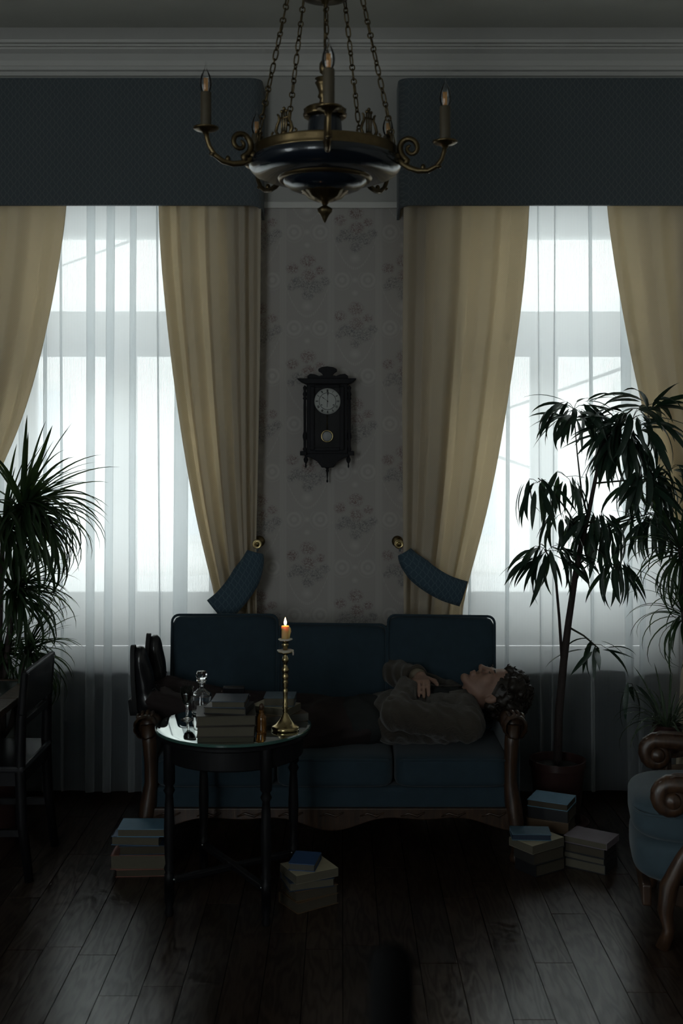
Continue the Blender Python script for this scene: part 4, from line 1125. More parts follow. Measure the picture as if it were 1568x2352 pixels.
body = Field((-.90, 4.36, .38), (.80, 5.02, .80), .0055)
body.ell((.39, 4.69, .515), (.17, .165, .095), .03); body.ell((.16, 4.69, .50), (.19, .145, .085), .05); body.ell((-.06, 4.69, .485), (.14, .155, .085), .05)
for a, b, c in ((hipN, kneeN, ankN), (hipF, kneeF, ankF)): body.chain([a, b, c], [.072, .05, .035], .03); body.cone(c, (c[0] - .035, c[1], c[2] + .03), .030, .022, .02)
for a, b, c in ((Nsh, Nel, Nwr), (Fsh, Fel, Fwr)): body.chain([a, b, c], [.05, .038, .026], .02)
body.cone((.47, 4.69, .545), Hh(-.02, -.05, 0), .058, .052, .03)
# head
body.ell(Hh(-.012, .038, 0), (.094, .090, .074), .02, Bh)
body.ell(Hh(.022, -.035, 0), (.062, .078, .060), .025, Bh)
body.cone(Hh(.01, -.055, .05), Hh(.062, -.100, .014), .014, .014, .02); body.cone(Hh(.01, -.055, -.05), Hh(.062, -.100, -.014), .014, .014, .02)
body.ell(Hh(.071, -.104, 0), (.017, .016, .020), .012, Bh)
body.cone(Hh(.080, .012, .030), Hh(.080, .012, -.030), .012, .012, .014)
body.ell(Hh(.083, .003, .032), (.014, .012, .015), .008, Bh, True); body.ell(Hh(.083, .003, -.032), (.014, .012, .015), .008, Bh, True)
body.cone(Hh(.086, .006, 0), Hh(.104, -.026, 0), .008, .010, .010); body.ell(Hh(.106, -.030, 0), (.011, .010, .012), .006, Bh)
for s in (-1, 1):
    body.ell(Hh(.094, -.034, s * .012), (.009, .008, .007), .006, Bh)
    body.ell(Hh(.076, .002, s * .031), (.0115, .0105, .0135), .003, Bh)
    body.ell(Hh(.060, -.020, s * .040), (.022, .022, .018), .02, Bh)
    body.ell(Hh(-.012, -.012, s * .073), (.017, .030, .010), .006, Bh); body.ell(Hh(-.004, -.012, s * .082), (.008, .017, .006), .004, Bh, True)
body.ell(Hh(.086, -.059, 0), (.010, .0065, .021), .005, Bh); body.ell(Hh(.083, -.072, 0), (.010, .0075, .018), .005, Bh)
# hands: palm, four fingers of unequal length with bent knuckles, thumb from the side of the palm
def hand_sdf(wr, d, side, up, curl):
    wr, d, up = np.array(wr), unit(d), unit(up); side = unit(side)
    pal = wr + d * .045
    for q in (-.027, -.009, .009, .027): body.cone(wr + d * .012 + side * q * .6, wr + d * .085 + side * q, .013, .0105, .010)
    for q, L in ((-.029, .060), (-.010, .074), (.010, .080), (.029, .070)):
        a = wr + d * .088 + side * q
        b = a + unit(d - up * curl * .5) * L * .45; c = b + unit(d - up * curl * 1.1) * L * .32; e = c + unit(d - up * curl * 1.7) * L * .25
        body.cone(a, b, .0092, .0084, .004); body.cone(b, c, .0084, .0078, .003); body.cone(c, e, .0078, .0068, .003)
    a = wr + d * .028 + side * .030; b = a + unit(d * .7 + side * .8 - up * .1) * .036; c = b + unit(d + side * .35 - up * .3) * .032
    body.cone(a, b, .012, .010, .008); body.cone(b, c, .010, .0078, .003)
hand_sdf(Nwr, (.10, .96, .02), (1, -.1, 0), (.0, .15, 1), .8)
hand_sdf(Fwr, (-.04, -.96, .0), (1, -.04, 0), (0, -.15, 1), .8)
body.mesh().build('body', M_skin, pe, smooth=True, world=True)
for s in (-1, 1):        # closed lids with dark lashes, and brows
    m = MB(); m.tube([Hh(.0885, .001 - .004 * (1 - abs(q)), s * .031 + q * .012) for q in (-1, -.5, 0, .5, 1)], .0014, 6); m.build('eyelash', M_hair, pe, smooth=True, world=True)
    m = MB(); m.tube([Hh(.0925 - .004 * abs(q), .020 + .002 * (1 - abs(q)), s * .031 + q * .017) for q in (-1, -.5, 0, .5, 1)], [.0015, .003, .0034, .003, .0015], 6); m.build('eyebrow', M_hair, pe, smooth=True, world=True)

# hair: a thick curly mass
rg = random.Random(5)
hf = Field(Hc - .19, Hc + .19, .005)
hf.ell(Hh(-.022, .050, 0), (.098, .100, .088), .02, Bh)
for _ in range(190):
    a, b = rg.uniform(0, 2 * PI), math.acos(rg.uniform(-1, 1)); v = np.array((math.cos(b), math.sin(b) * math.cos(a), math.sin(b) * math.sin(a)))
    f, u, s_ = -.022 + v[0] * .100, .050 + v[1] * .104, v[2] * .092
    if f > .050 and u < .085: continue
    if u < .025 - (f + .02) * -.4 and f > -.01: continue
    if u < -.03: continue
    r_ = rg.uniform(.012, .021); hf.ell(Hh(f, u, s_), (r_, r_, r_), .006)
hf.displace(lambda X, Y, Z: .0030 * np.sin(210 * X + 60 * Z) * np.sin(190 * Z) * np.sin(200 * Y))
hf.mesh().build('hair', M_hair, pe, smooth=True, world=True)
m = MB()
for _ in range(150):
    a, b = rg.uniform(0, 2 * PI), math.acos(rg.uniform(-1, 1)); v = np.array((math.cos(b), math.sin(b) * math.cos(a), math.sin(b) * math.sin(a)))
    f, u, s_ = -.022 + v[0] * .108, .050 + v[1] * .112, v[2] * .10
    if (f > .048 and u < .09) or u < 0 or (u < .03 and f > 0): continue
    c = Hh(f, u, s_); e1 = unit(np.cross(v, (.3, .5, .8))); n_ = Fv * v[0] + Uv * v[1] + Sv * v[2]; e2 = np.cross(n_, e1); R = rg.uniform(.008, .014); ph = rg.uniform(0, 6)
    pts = [c + e1 * R * math.cos(ph + q * .75) + e2 * R * math.sin(ph + q * .75) + n_ * (-.006 + q * .0022) for q in range(9)]
    m.tube(pts, [.0028] * 8 + [.0008], 5)
m.build('curls', M_hair, pe, smooth=True, world=True)

jk = Field((-.14, 4.36, .385), (.62, 5.02, .76), .006)
jk.ell((.40, 4.69, .512), (.185, .195, .112), .03); jk.ell((.22, 4.69, .50), (.16, .175, .103), .05)
for a, b, c, k in ((Nsh, Nel, Nwr, 1), (Fsh, Fel, Fwr, 1)):
    a, b, c = np.array(a), np.array(b), np.array(c)
    jk.cone(a, b, .072, .058, .03); jk.cone(b, b + (c - b) * .88, .058, .047, .02)
jk.ell((.50, 4.69, .545), (.07, .16, .07), .03)
jk.displace(lambda X, Y, Z: .005 * np.sin(52 * X + 38 * Z + 9 * np.sin(14 * Y)) * np.sin(24 * Z + 30 * X) + .003 * np.sin(95 * X - 60 * Y + 30 * Z))
# open front: cut the jacket away over the chest, leaving the lapels
X0 = .44
jk.clip(lambda X, Y, Z: np.minimum(np.minimum(.065 - np.abs(Y - 4.70) - .10 * np.clip(.30 - X, 0, 1) * 4, Z - .575), np.minimum(X - .27, .60 - X)))
jk.clip(lambda X, Y, Z: .070 - np.sqrt((X - Hh(-.02, -.05, 0)[0]) ** 2 + (Y - 4.69) ** 2 + (Z - .575) ** 2))
jk.mesh().build('jacket', M_cord, pe, smooth=True, world=True)
for c_, w_ in ((np.array(Nwr), np.array(Nel)), (np.array(Fwr), np.array(Fel))):      # shirt cuffs showing at the sleeves
    d_ = unit(c_ - w_); p0 = c_ - d_ * .035; p1 = c_ - d_ * .003
    MB().tube([p0, (p0 + p1) / 2, p1], [.036, .036, .034], 18).build('shirt_cuff', M_cuff, pe, smooth=True, world=True)
sh = Field((-.12, 4.48, .385), (.62, 4.9, .72), .006)
sh.ell((.40, 4.70, .520), (.17, .13, .103), .03); sh.ell((.12, 4.69, .495), (.20, .158, .095), .05); sh.ell((.50, 4.695, .555), (.06, .085, .062), .03)
sh.displace(lambda X, Y, Z: .003 * np.sin(70 * X + 50 * Y))
sh.mesh().build('shirt', M_shirt, pe, smooth=True, world=True)
# collar: a folded band round the neck
m = MB(); ctr = np.array((.512, 4.695, .560)); ax = unit(Hh(-.02, -.05, 0) - np.array((.47, 4.69, .545))); e1 = unit(np.cross(ax, (0, 0, 1))); e2 = np.cross(e1, ax)
rows = []
for q in range(33):
    a = PI / 2 + .55 + q * (2 * PI - 1.1) / 32; dr_ = e1 * math.cos(a) + e2 * math.sin(a)
    rows.append([ctr + dr_ * .098 - ax * .052, ctr + dr_ * .086 - ax * .012, ctr + dr_ * .074 + ax * .018, ctr + dr_ * .068 + ax * .006])
m.grid(rows); o = m.build('collar', M_cord, pe, smooth=True, world=True); q = o.modifiers.new('thickness', 'SOLIDIFY'); q.thickness = .006
tr = Field((-.90, 4.46, .385), (.27, 4.92, .72), .007)
tr.ell((-.05, 4.69, .485), (.14, .165, .094), .04); tr.ell((.08, 4.69, .48), (.16, .155, .085), .04)
for a, b, c in ((hipN, kneeN, ankN), (hipF, kneeF, ankF)):
    tr.cone(a, b, .092, .068, .04); tr.cone(b, np.array(c) + (.045, 0, -.004), .068, .056, .03); tr.cone(np.array(c) + (.045, 0, -.004), np.array(c) + (.012, 0, .004), .056, .050, .02)
tr.displace(lambda X, Y, Z: .005 * np.sin(38 * X + 20 * np.sin(9 * Z)) * np.sin(50 * Z + 20 * Y))
tr.mesh().build('trousers', M_trous, pe, smooth=True, world=True)
for c in (ankN, ankF):
    c = np.array(c); MB().tube([c + (.05, 0, -.01), c + (.0, 0, .0), c + (-.03, 0, .02)], [.038, .040, .034], 14).build('sock', M_shirt, pe, smooth=True, world=True)
def shoe(heel, toe, inst, yaw):
    heel, toe = np.array(heel), np.array(toe); U = unit(toe - heel); N = unit(np.array(inst) - U * (np.array(inst) @ U)); W = np.cross(U, N)   # U heel->toe, N sole->instep
    def Q(u, n, w): return heel + U * u + N * n + W * w
    L = np.linalg.norm(toe - heel)
    f = Field(np.minimum(heel, toe) - .16, np.maximum(heel, toe) + .16, .0045); B = [U, N, W]
    f.ell(Q(.045, .040, 0), (.050, .046, .034), .02, B); f.ell(Q(.13, .036, 0), (.085, .042, .040), .03, B); f.ell(Q(L - .068, .026, 0), (.068, .032, .046), .03, B)
    f.cone(Q(.045, .05, 0), Q(.03, .125, 0), .042, .038, .02)
    f.displace(lambda X, Y, Z: 0 * X)
    f.clip(lambda X, Y, Z: .004 - ((X - heel[0]) * N[0] + (Y - heel[1]) * N[1] + (Z - heel[2]) * N[2]))
    up = f.mesh().build('shoe', M_leather, pe, smooth=True, world=True)
    def add(mb, name, mm, **k):
        Lm = pe.matrix_basis.inverted(); mb.v = [tuple(Lm @ Vector(p)) for p in mb.v]; return mb.build(name, mm, up, **k)
    out = []
    for q in range(36):
        a = 2 * PI * q / 36; u = L / 2 + (L / 2 + .004) * math.cos(a); wd = (.036 + .014 * math.sin(PI * min(1, max(0, u / L)) * .9 + .2)) ; out.append((u, wd * (abs(math.sin(a)) ** .6) * (1 if math.sin(a) >= 0 else -1)))
    m = MB(); vs = [Q(u, -.010 if .09 < u or True else 0, w) for u, w in out] + [Q(u, .007, w) for u, w in out]; n = 36
    m.add(vs, [tuple(range(n))[::-1], tuple(range(n, 2 * n))] + [(i, (i + 1) % n, n + (i + 1) % n, n + i) for i in range(n)])
    add(m, 'sole', M_sole, auto=40)
    hp = [(u, w) for u, w in out if u < .085]
    m = MB(); hp.sort(key=lambda p: math.atan2(p[1], p[0] - .045)); n = len(hp)
    m.add([Q(u, -.026, w * .95) for u, w in hp] + [Q(u, -.009, w) for u, w in hp], [tuple(range(n))[::-1], tuple(range(n, 2 * n))] + [(i, (i + 1) % n, n + (i + 1) % n, n + i) for i in range(n)])
    add(m, 'heel', M_sole, auto=40)
    m = MB()
    for q in range(5):
        u = .105 + q * .019; h = .084 - q * .0075
        m.tube([Q(u, h - .012, -.026), Q(u + .006, h, -.012), Q(u + .004, h + .002, .0), Q(u + .006, h, .012), Q(u, h - .012, .026)], .0022, 6)
    for s in (-1, 1): m.tube([Q(.10, .088, 0), Q(.098, .098, s * .02), Q(.106, .090, s * .034), Q(.112, .080, s * .020), Q(.104, .086, 0)], .0018, 5)
    add(m, 'laces', M_ink, smooth=True)
shoe((-.830, 4.60, .535), (-.842, 4.585, .815), (1, 0, .05), 0)
shoe((-.815, 4.73, .550), (-.806, 4.745, .835), (1, .05, .0), 0)

# ================================================================== DESK AND CHAIR AT THE LEFT
M_desk = wood('brown_table_wood', (.045, .026, .016), (.11, .066, .042), .35, 5)
M_inset = mat('dark_green_inset', (.03, .042, .042), .25, var=(20, .2))
DXR, DZ = -1.262, .645
dk = thing('writing_table', 'low wooden table with dark polished inset top at the left edge', 'table', (-1.62, 4.42, 0))
def DK(mb, name, mm, **k): return mb.build(name, mm, dk, world=True, **k)
x0, x1, y0, y1 = -1.98, DXR, 3.98, 4.76
DK(MB().bb(x1 - .075, x1, y0, 4.40, DZ - .028, DZ), 'border_board', M_desk, bevel=.004); DK(MB().bb(x1 - .075, x1, 4.402, y1, DZ - .028, DZ), 'border_board', M_desk, bevel=.004)
DK(MB().bb(x0, x0 + .075, y0, y1, DZ - .028, DZ), 'border_board', M_desk, bevel=.004)
DK(MB().bb(x0 + .076, x1 - .076, y0, y0 + .075, DZ - .028, DZ), 'border_board', M_desk, bevel=.004); DK(MB().bb(x0 + .076, x1 - .076, y1 - .03, y1, DZ - .028, DZ), 'border_board', M_desk, bevel=.004)
DK(MB().bb(x0 + .076, x1 - .076, y0 + .076, y1 - .031, DZ - .028, DZ - .002), 'inset_top', M_inset)
DK(MB().bb(x0 + .06, x1 - .06, y0 + .06, y0 + .08, DZ - .11, DZ - .03), 'apron', M_black); DK(MB().bb(x0 + .06, x1 - .06, y1 - .08, y1 - .06, DZ - .11, DZ - .03), 'apron', M_black)
DK(MB().bb(x0 + .06, x0 + .08, y0 + .08, y1 - .08, DZ - .11, DZ - .03), 'apron', M_black)
for x in (x0 + .07, x1 - .07):
    for y in (y0 + .07, y1 - .07): DK(MB().tube([(x, y, 0), (x, y, DZ - .03)], [.018, .027], 10), 'leg', M_black, smooth=True)

cr = thing('dining_chair', 'black wooden chair with broad top rail pushed up to the low table', 'chair', (-1.38, 4.41, 0))
def CB(mb, name, mm=M_black, **k): return mb.build(name, mm, cr, world=True, **k)
yn, yf = 4.225, 4.60
for y in (yn, yf):
    CB(MB().tube([(-1.165, y, 0), (-1.192, y, .22), (-1.20, y, .42), (-1.195, y, .60), (-1.18, y, .775)], [.017, .02, .021, .019, .016], 8), 'rear_leg', smooth=True)
    CB(MB().tube([(-1.585, y, 0), (-1.585, y, .41)], [.015, .021], 8), 'front_leg', smooth=True)
    CB(MB().bb(-1.57, -1.21, y - .01, y + .01, .36, .41), 'seat_rail'); CB(MB().bb(-1.57, -1.20, y - .009, y + .009, .17, .195), 'side_stretcher')
CB(MB().box((-1.184, (yn + yf) / 2, .705), (.022, yf - yn + .045, .165), (0, .07, 0)), 'top_rail', bevel=.006)
CB(MB().box((-1.196, (yn + yf) / 2, .585), (.016, yf - yn - .02, .030), (0, .05, 0)), 'back_slat', bevel=.004)
CB(MB().bb(-1.60, -1.18, yn - .02, yf + .02, .41, .435), 'seat', mat('polished_black_seat', (.02, .02, .023), .22), bevel=.008)
CB(MB().bb(-1.21, -1.19, yn, yf, .36, .41), 'seat_rail'); CB(MB().bb(-1.40, -1.385, yn, yf, .172, .193), 'cross_stretcher')

# ================================================================== ARMCHAIR AT THE RIGHT
M_post = mat('matt_black_post', (.002, .002, .002), .95, spec=.05)
ac = thing('armchair', 'grey-blue velvet armchair with scrolled carved wooden arms at the right edge', 'armchair', (1.36, 3.88, 0), math.radians(-10.7))
def AB(mb, name, mm, **k): return mb.build(name, mm, ac, **k)
# local frame: front is -x, near side is -y
AB(MB().cushion((-.005, 0, .385), (.72, .44, .165), 4.5, .14, 14), 'seat_cushion', M_velvet2, smooth=True)
AB(MB().cushion((.0, 0, .255), (.72, .46, .17), 4.5, .05, 12), 'seat_base', M_velvet2, smooth=True)
pts = []
for q in range(40):
    a = 2 * PI * q / 40; e = .30
    pts.append((-.005 + .352 * abs(math.cos(a)) ** e * (1 if math.cos(a) >= 0 else -1), .216 * abs(math.sin(a)) ** e * (1 if math.sin(a) >= 0 else -1), .41))
AB(MB().tube(pts, .005, 6, closed=True), 'piping', M_velvet2, smooth=True)
AB(MB().cushion((.30, 0, .62), (.14, .50, .52), 6, .10, 12, rot=(0, .18, 0)), 'back_cushion', M_velvet2, smooth=True)
AB(MB().box((.385, 0, .62), (.03, .56, .66), (0, .18, 0)), 'back_frame', M_carve, bevel=.012)
AB(MB().prism([(-.27, .20), (-.27, .14), (-.20, .125), (-.1, .15), (0, .12), (.1, .15), (.2, .125), (.30, .14), (.30, .20)], -.245, -.22), 'side_rail', M_carve, bevel=.004)
AB(MB().prism([(-.27, .20), (-.27, .14), (-.20, .125), (-.1, .15), (0, .12), (.1, .15), (.2, .125), (.30, .14), (.30, .20)], .22, .245), 'side_rail', M_carve, bevel=.004)
AB(MB().bb(-.335, -.305, -.22, .22, .115, .185), 'front_rail', M_carve, bevel=.006)
for s in (-1, 1):
    y = s * .27
    sp = []
    for q in range(16):
        a = .3 + q * .42; r_ = .050 * (1 - q / 22); sp.append((-.245 + r_ * math.cos(PI / 2 + a), y, .488 + r_ * math.sin(PI / 2 + a)))
    path = [(.36, y, .60), (.22, y, .555), (.05, y, .525), (-.10, y, .527), (-.20, y, .537)] + sp
    AB(MB().tube(path, [.026, .027, .028, .030, .031] + [.030 - .011 * q / 16 for q in range(16)], 10), 'arm', M_carve, smooth=True)
    AB(MB().lathe([(0, -.036), (.020, -.034), (.028, -.02), (.028, .02), (.020, .034), (0, .036)], 18, c=(-.245, y, .486), M=Matrix.Rotation(PI / 2, 3, 'X')), 'arm_volute', M_carve, smooth=True)
    for e in (-.012, 0, .012): AB(MB().tube([(-.08, y + e, .556), (-.17, y + e, .566), (-.235, y + e, .566), (-.285, y + e, .545), (-.31, y + e, .505)], .0045, 6), 'carved_rib', M_carve, smooth=True)
    AB(MB().tube([(-.09, y, .53), (-.12, y, .46), (-.16, y, .38), (-.215, y * .97, .29), (-.255, y * .95, .20), (-.265, y * .95, .12), (-.255, y * .96, .06), (-.275, y * .98, .0)], [.026, .024, .022, .024, .030, .026, .019, .024], 10), 'front_leg', M_carve, smooth=True)
    AB(MB().tube([(.30, y * .9, .20), (.33, y * .9, .10), (.38, y * .9, 0)], [.026, .022, .018], 10), 'rear_leg', M_carve, smooth=True)

# ================================================================== FOREGROUND POST (out of focus at the bottom edge)
fp = thing('stand_post', 'black out-of-focus rounded post rising from the bottom edge of the frame', 'post', (.045, 1.02, 0))
MB().lathe([(0, 0), (.15, 0), (.15, .015), (.05, .035), (.022, .06)], 28).build('foot', M_post, fp, smooth=True)
MB().lathe([(.020, .05), (.019, .98), (.0185, 1.05), (.020, 1.07)], 20).build('shaft', M_post, fp, smooth=True)
MB().lathe([(.0195, 1.065), (.0205, 1.09), (.0205, 1.15), (.0195, 1.178), (.016, 1.188), (.009, 1.193), (0, 1.194)], 20).build('rounded_top', M_post, fp, smooth=True)

# ================================================================== PLANTS
M_fic = leaf_mat('ficus_leaf', (.014, .035, .022), (.03, .07, .02), .18)
M_dra = leaf_mat('strap_leaf', (.022, .048, .020), (.07, .12, .02), .28)
M_spi = leaf_mat('pale_strap_leaf', (.060, .085, .055), (.08, .12, .04), .3)
M_bark = mat('plant_bark', (.035, .024, .022), .8, bump=(90, .5, .006))
M_twig = mat('green_twig', (.03, .03, .018), .7)
M_pot = mat('brown_ceramic_pot', (.040, .018, .016), .35, var=(20, .2))
M_soil = mat('potting_soil', (.008, .006, .005), .95, bump=(200, .8, .01))

def leaf_mesh(name, mm, width, droop, segs, shape, fold=.25):
    # unit length leaf: starts along +x at the origin, then bends down in -z by 'droop' radians
    rows = []; p = Vector((0, 0, 0)); a = 0
    for i in range(segs + 1):
        u = i / segs; w = width * shape(u); n = Vector((math.sin(a), 0, math.cos(a)))
        rows.append([p + Vector((0, -w, 0)) + n * (w * fold), p, p + Vector((0, w, 0)) + n * (w * fold)])
        a += droop / segs * (.5 + u); p = p + Vector((math.cos(a), 0, -math.sin(a))) * (1 / segs)
    me = MB().grid(rows).mesh(name, True); me.materials.append(mm); return me
lance = lambda u: max(.02, (math.sin(PI * min(1, u ** .75))) ** .8 * (1 - .15 * u))
strap = lambda u: max(.02, min(1, .55 + u * 3) * (1 - u) ** .55)
FIC = [leaf_mesh('lance_leaf', M_fic, .072, d, 7, lance) for d in (.35, .8, 1.3)]
DRA = [leaf_mesh('strap_leaf', M_dra, .031, d, 10, strap, .5) for d in (.25, .8, 1.4, 2.0, 2.6)]
SPI = [leaf_mesh('thin_leaf', M_spi, .022, d, 9, strap, .5) for d in (.6, 1.3, 2.0, 2.6)]
DR2 = [leaf_mesh('narrow_leaf', M_dra, .023, d, 9, strap, .5) for d in (.8, 1.5, 2.1, 2.7)]

def put_leaf(parent, me, base, az, el, roll, size):
    # az: compass angle of the outward direction, el: elevation of the leaf base
    o = bpy.data.objects.new('leaf', me); COL.objects.link(o); o.parent = parent
    o.location = Vector(base) - parent.location
    o.rotation_euler = (Matrix.Rotation(az, 3, 'Z') @ Matrix.Rotation(-el, 3, 'Y') @ Matrix.Rotation(roll, 3, 'X')).to_euler()
    o.scale = (size, size, size); return o

def leaf_into(mb, me, base, az, el, roll, size):
    Q = Matrix.Rotation(az, 3, 'Z') @ Matrix.Rotation(-el, 3, 'Y') @ Matrix.Rotation(roll, 3, 'X')
    mb.add([Q @ (v.co * size) + Vector(base) for v in me.vertices], [tuple(p.vertices) for p in me.polygons])
def pot(t, r, h, mm=M_pot):
    MB().lathe([(0, 0), (r * .72, 0), (r * .76, .01), (r * .95, h - .03), (r, h - .028), (r, h), (r * .94, h), (r * .91, h - .03), (r * .88, h - .05)], 40).build('pot', mm, t, smooth=False, auto=30)
    MB().lathe([(0, h - .03), (r * .5, h - .026), (r * .9, h - .036)], 28).build('soil', M_soil, t, smooth=True)

# --- tall long-leaved ficus by the right window
rg = random.Random(12)
FD = 4.88; fo = P(1280, 1745, FD); fo.z = 0
fi = thing('potted_ficus', 'tall potted ficus with long drooping dark leaves before the right window', 'plant', fo)
pot(fi, .121, .275)
MB().lathe([(0, .0), (.12, 0), (.135, .012), (.13, .014), (.10, .006)], 30).build('saucer', M_pot, fi, smooth=True)
def FP(px, py, dy=0): return P(px, py, FD + dy)
def W(mb, name, mm): return mb.build(name, mm, fi, smooth=True, world=True)
trunk = [(1280, 1752), (1283, 1640), (1294, 1520), (1305, 1430), (1321, 1320), (1334, 1250), (1350, 1185), (1370, 1085), (1388, 1005), (1425, 960)]
W(MB().tube([FP(*p) for p in trunk], [.019, .018, .0165, .015, .013, .012, .010, .008, .006, .004], 10), 'trunk', M_bark)
stem2 = [(1290, 1510), (1284, 1420), (1277, 1340), (1262, 1280), (1250, 1262)]
W(MB().tube([FP(*p) for p in stem2], [.007, .006, .0055, .004, .003], 7), 'stem', M_bark)
for br in ([(1350, 1190), (1335, 1130), (1325, 1040), (1318, 955)], [(1388, 1010), (1420, 965), (1452, 940)], [(1340, 1235), (1300, 1170), (1262, 1120), (1235, 1098)], [(1365, 1110), (1420, 1105), (1470, 1100), (1510, 1110)],
           [(1325, 1300), (1370, 1260), (1400, 1290), (1420, 1310)], [(1372, 1080), (1400, 1020), (1440, 990)], [(1305, 1440), (1340, 1460), (1375, 1490)], [(1340, 1230), (1420, 1200), (1490, 1180), (1530, 1190)], [(1345, 1200), (1372, 1200), (1390, 1210)]):
    W(MB().tube([FP(a, b, rg.uniform(-.02, .02)) for a, b in br], [.005, .004, .003, .002][:len(br)], 6), 'branch', M_twig)
# clusters: tip pixel, count, spread in metres, elevation range, leaf length range, depth offset
clusters = [((1318, 940), 32, .085, (-.9, .6), (.14, .20), .0), ((1452, 962), 46, .11, (-1.1, .4), (.15, .22), .0), ((1435, 1010), 30, .09, (-1.4, -.6), (.15, .21), .04), ((1490, 930), 9, .04, (.1, .9), (.18, .24), -.03),
            ((1235, 1108), 12, .07, (-1.4, -.5), (.13, .19), -.02), ((1300, 1095), 12, .08, (-1.5, -.7), (.13, .18), .02), ((1256, 1265), 30, .09, (-1.3, -.1), (.12, .19), .0), ((1368, 1190), 24, .08, (-1.4, -.3), (.13, .18), -.02),
            ((1395, 1225), 10, .07, (-1.5, -.8), (.14, .18), .03), ((1412, 1300), 13, .07, (-1.4, -.3), (.14, .19), -.03), ((1478, 1095), 26, .10, (-1.4, -.3), (.15, .21), .0), ((1505, 1180), 26, .10, (-1.4, -.3), (.15, .21), .04), ((1540, 1080), 12, .07, (-1.3, .0), (.16, .2), .0),
            ((1368, 1480), 8, .05, (-1.3, .4), (.12, .18), .0), ((1448, 1570), 4, .03, (-1.2, -.3), (.14, .18), -.06), ((1290, 1180), 8, .06, (-1.4, -.5), (.12, .17), .0)]
more = MB()
for (px, py), n, sp, el, ln, dy in clusters:
    c = FP(px, py, dy)
    tw = MB()
    for q in range(n):
        az = rg.uniform(0, 2 * PI)
        if rg.random() < .6: az = (0 if rg.random() < .5 else PI) + rg.uniform(-.8, .8)
        rr = rg.uniform(.2, 1) * sp; b = c + Vector((math.cos(az) * rr, math.sin(az) * rr * .8, rg.uniform(-.5, .45) * sp))
        if q % 3 == 0: tw.tube([c, c.lerp(b, .5) + Vector((0, 0, .006)), b], .0013, 5)
        e = rg.uniform(*el)
        put_leaf(fi, FIC[1 if e < -.9 else rg.choice((0, 1, 2, 2))], b, az, e, rg.uniform(-.7, .7), rg.uniform(*ln) * 1.1)
    for q in range(int(n * .5)):
        az = rg.uniform(0, 2 * PI); rr = rg.uniform(.3, 1.1) * sp; b = c + Vector((math.cos(az) * rr, math.sin(az) * rr * .8, rg.uniform(-.6, .4) * sp)); e = rg.uniform(el[0], min(el[1], .1))
        leaf_into(more, FIC[rg.choice((0, 1, 2))], b, az, e, rg.uniform(-.7, .7), rg.uniform(*ln) * 1.1)
    W(tw, 'twig', M_twig)

o = more.build('leaf', M_fic, fi, smooth=True, world=True); o['kind'] = 'stuff'
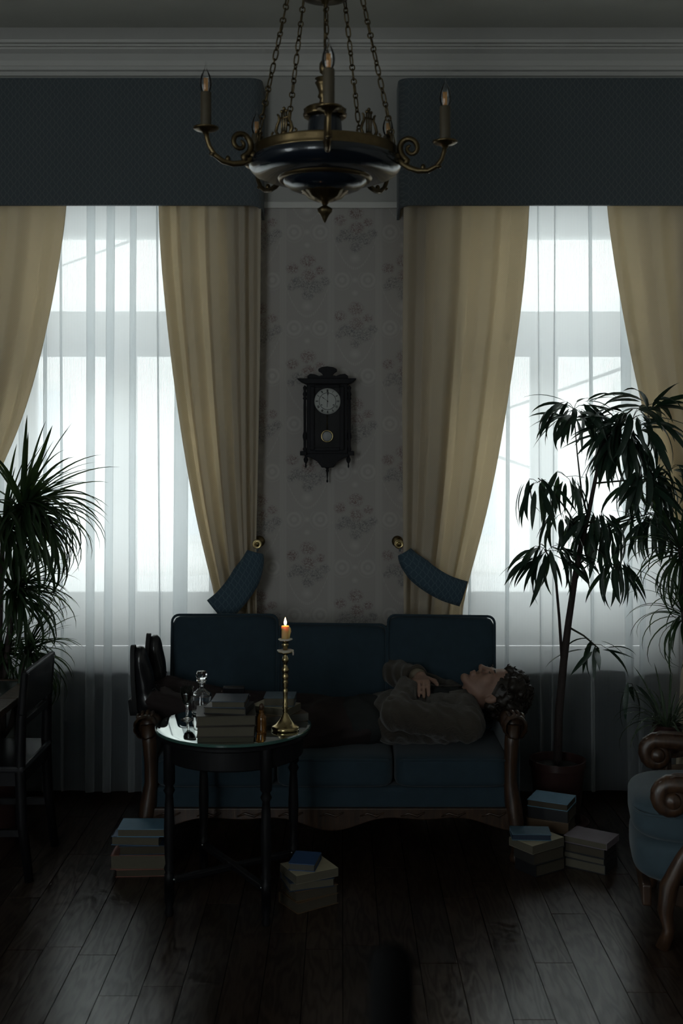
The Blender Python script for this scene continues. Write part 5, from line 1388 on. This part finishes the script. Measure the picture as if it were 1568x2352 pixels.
# --- strap-leaf dracaena at the left edge
DDp = 4.88; do = P(-12, 1600, DDp); do.z = 0
dr_ = thing('potted_dracaena', 'large dracaena with arching strap leaves behind the low table at the left', 'plant', do)
pot(dr_, .15, .30)
rg = random.Random(31)
crowns = [((52, 1160), 84, (.33, .52), 0.0, DRA), ((8, 1190), 50, (.30, .44), .05, DRA), ((30, 1345), 70, (.24, .38), -.03, DRA), ((62, 1485), 52, (.18, .32), -.04, DRA), ((5, 1480), 40, (.2, .32), .05, DRA)]
more = MB()
for (px, py), n, ln, dy, ms in crowns:
    c = P(px, py, DDp + dy); top = c
    MB().tube([do + Vector((rg.uniform(-.05, .05), rg.uniform(-.04, .04), .26)), do.lerp(Vector((c.x, c.y, 0)), .5) + Vector((0, 0, c.z * .55)), c], [.014, .012, .010], 8).build('stem', M_bark, dr_, smooth=True, world=True)
    for q in range(n):
        u = q / n; az = q * 2.39996 + rg.uniform(-.2, .2) if q % 3 == 0 else rg.uniform(-1.3, .9); e = 1.3 - 1.6 * u + rg.uniform(-.15, .15)
        k = min(len(ms) - 1, int(u * len(ms) * .95 + rg.random() * .9))
        sz = rg.uniform(*ln) * (1 - .15 * (u < .15)); reach = sz * max(0, math.sin(az)) * .95
        if c.y + reach > 5.05: sz *= (5.05 - c.y) / reach
        put_leaf(dr_, ms[k], c + Vector((math.cos(az) * .012, math.sin(az) * .012, -.07 * u)), az, e, rg.uniform(-.4, .4), sz)
        if q % 2:
            az = rg.uniform(-1.6, .7); leaf_into(more, ms[rg.choice((2, 3, 4))], c + Vector((0, 0, -.05 * u)), az, rg.uniform(-.3, .7), rg.uniform(-.4, .4), rg.uniform(*ln) * .85)

o = more.build('leaf', M_dra, dr_, smooth=True, world=True); o['kind'] = 'stuff'
# --- thin-leaved plants at the right edge
so_ = P(1575, 1650, 4.74); so_.z = 0
sp_ = thing('potted_dragon_tree', 'slender dragon tree with thin hanging leaves at the right edge behind the armchair', 'plant', so_)
pot(sp_, .11, .26, mat('tan_ceramic_pot', (.16, .11, .075), .5, var=(20, .2)))
for (px, py), n, ln in (((1560, 1245), 76, (.24, .36)), ((1566, 1390), 52, (.22, .32))):
    c = P(px, py, 4.74)
    MB().tube([so_ + Vector((0, 0, .23)), so_ + Vector((.01, 0, .6)), c], [.010, .009, .008], 8).build('stem', M_bark, sp_, smooth=True, world=True)
    for q in range(n):
        u = q / n; az = q * 2.39996 + rg.uniform(-.2, .2); e = 1.25 - 1.8 * u + rg.uniform(-.15, .15)
        put_leaf(sp_, DR2[min(3, int(u * 4))], c + Vector((math.cos(az) * .01, math.sin(az) * .01, -.08 * u)), az, e, rg.uniform(-.4, .4), rg.uniform(*ln))
so_ = P(1532, 1690, 4.62); so_.z = 0
sp2 = thing('potted_spider_plant', 'small pale spider plant on a stand behind the armchair arm', 'plant', so_)
zt = P(1532, 1640, 4.62).z
MB().lathe([(0, 0), (.09, 0), (.09, .012), (.02, .03), (.016, .06), (.016, zt - .17), (.07, zt - .16), (.07, zt - .15), (0, zt - .15)], 24).build('stand', M_carve, sp2, smooth=False, auto=30)
MB().lathe([(0, zt - .15), (.045, zt - .15), (.062, zt - .045), (.058, zt - .04), (.05, zt - .055), (0, zt - .055)], 28).build('pot', M_pot, sp2, auto=30)
c = Vector((so_.x, so_.y, zt - .05))
for q in range(58):
    u = q / 58; az = q * 2.39996 + rg.uniform(-.2, .2); e = 1.4 - 1.1 * u + rg.uniform(-.1, .1)
    put_leaf(sp2, SPI[min(3, int(u * 4))], c + Vector((math.cos(az) * .02, math.sin(az) * .02, 0)), az, e, rg.uniform(-.4, .4), rg.uniform(.17, .29))
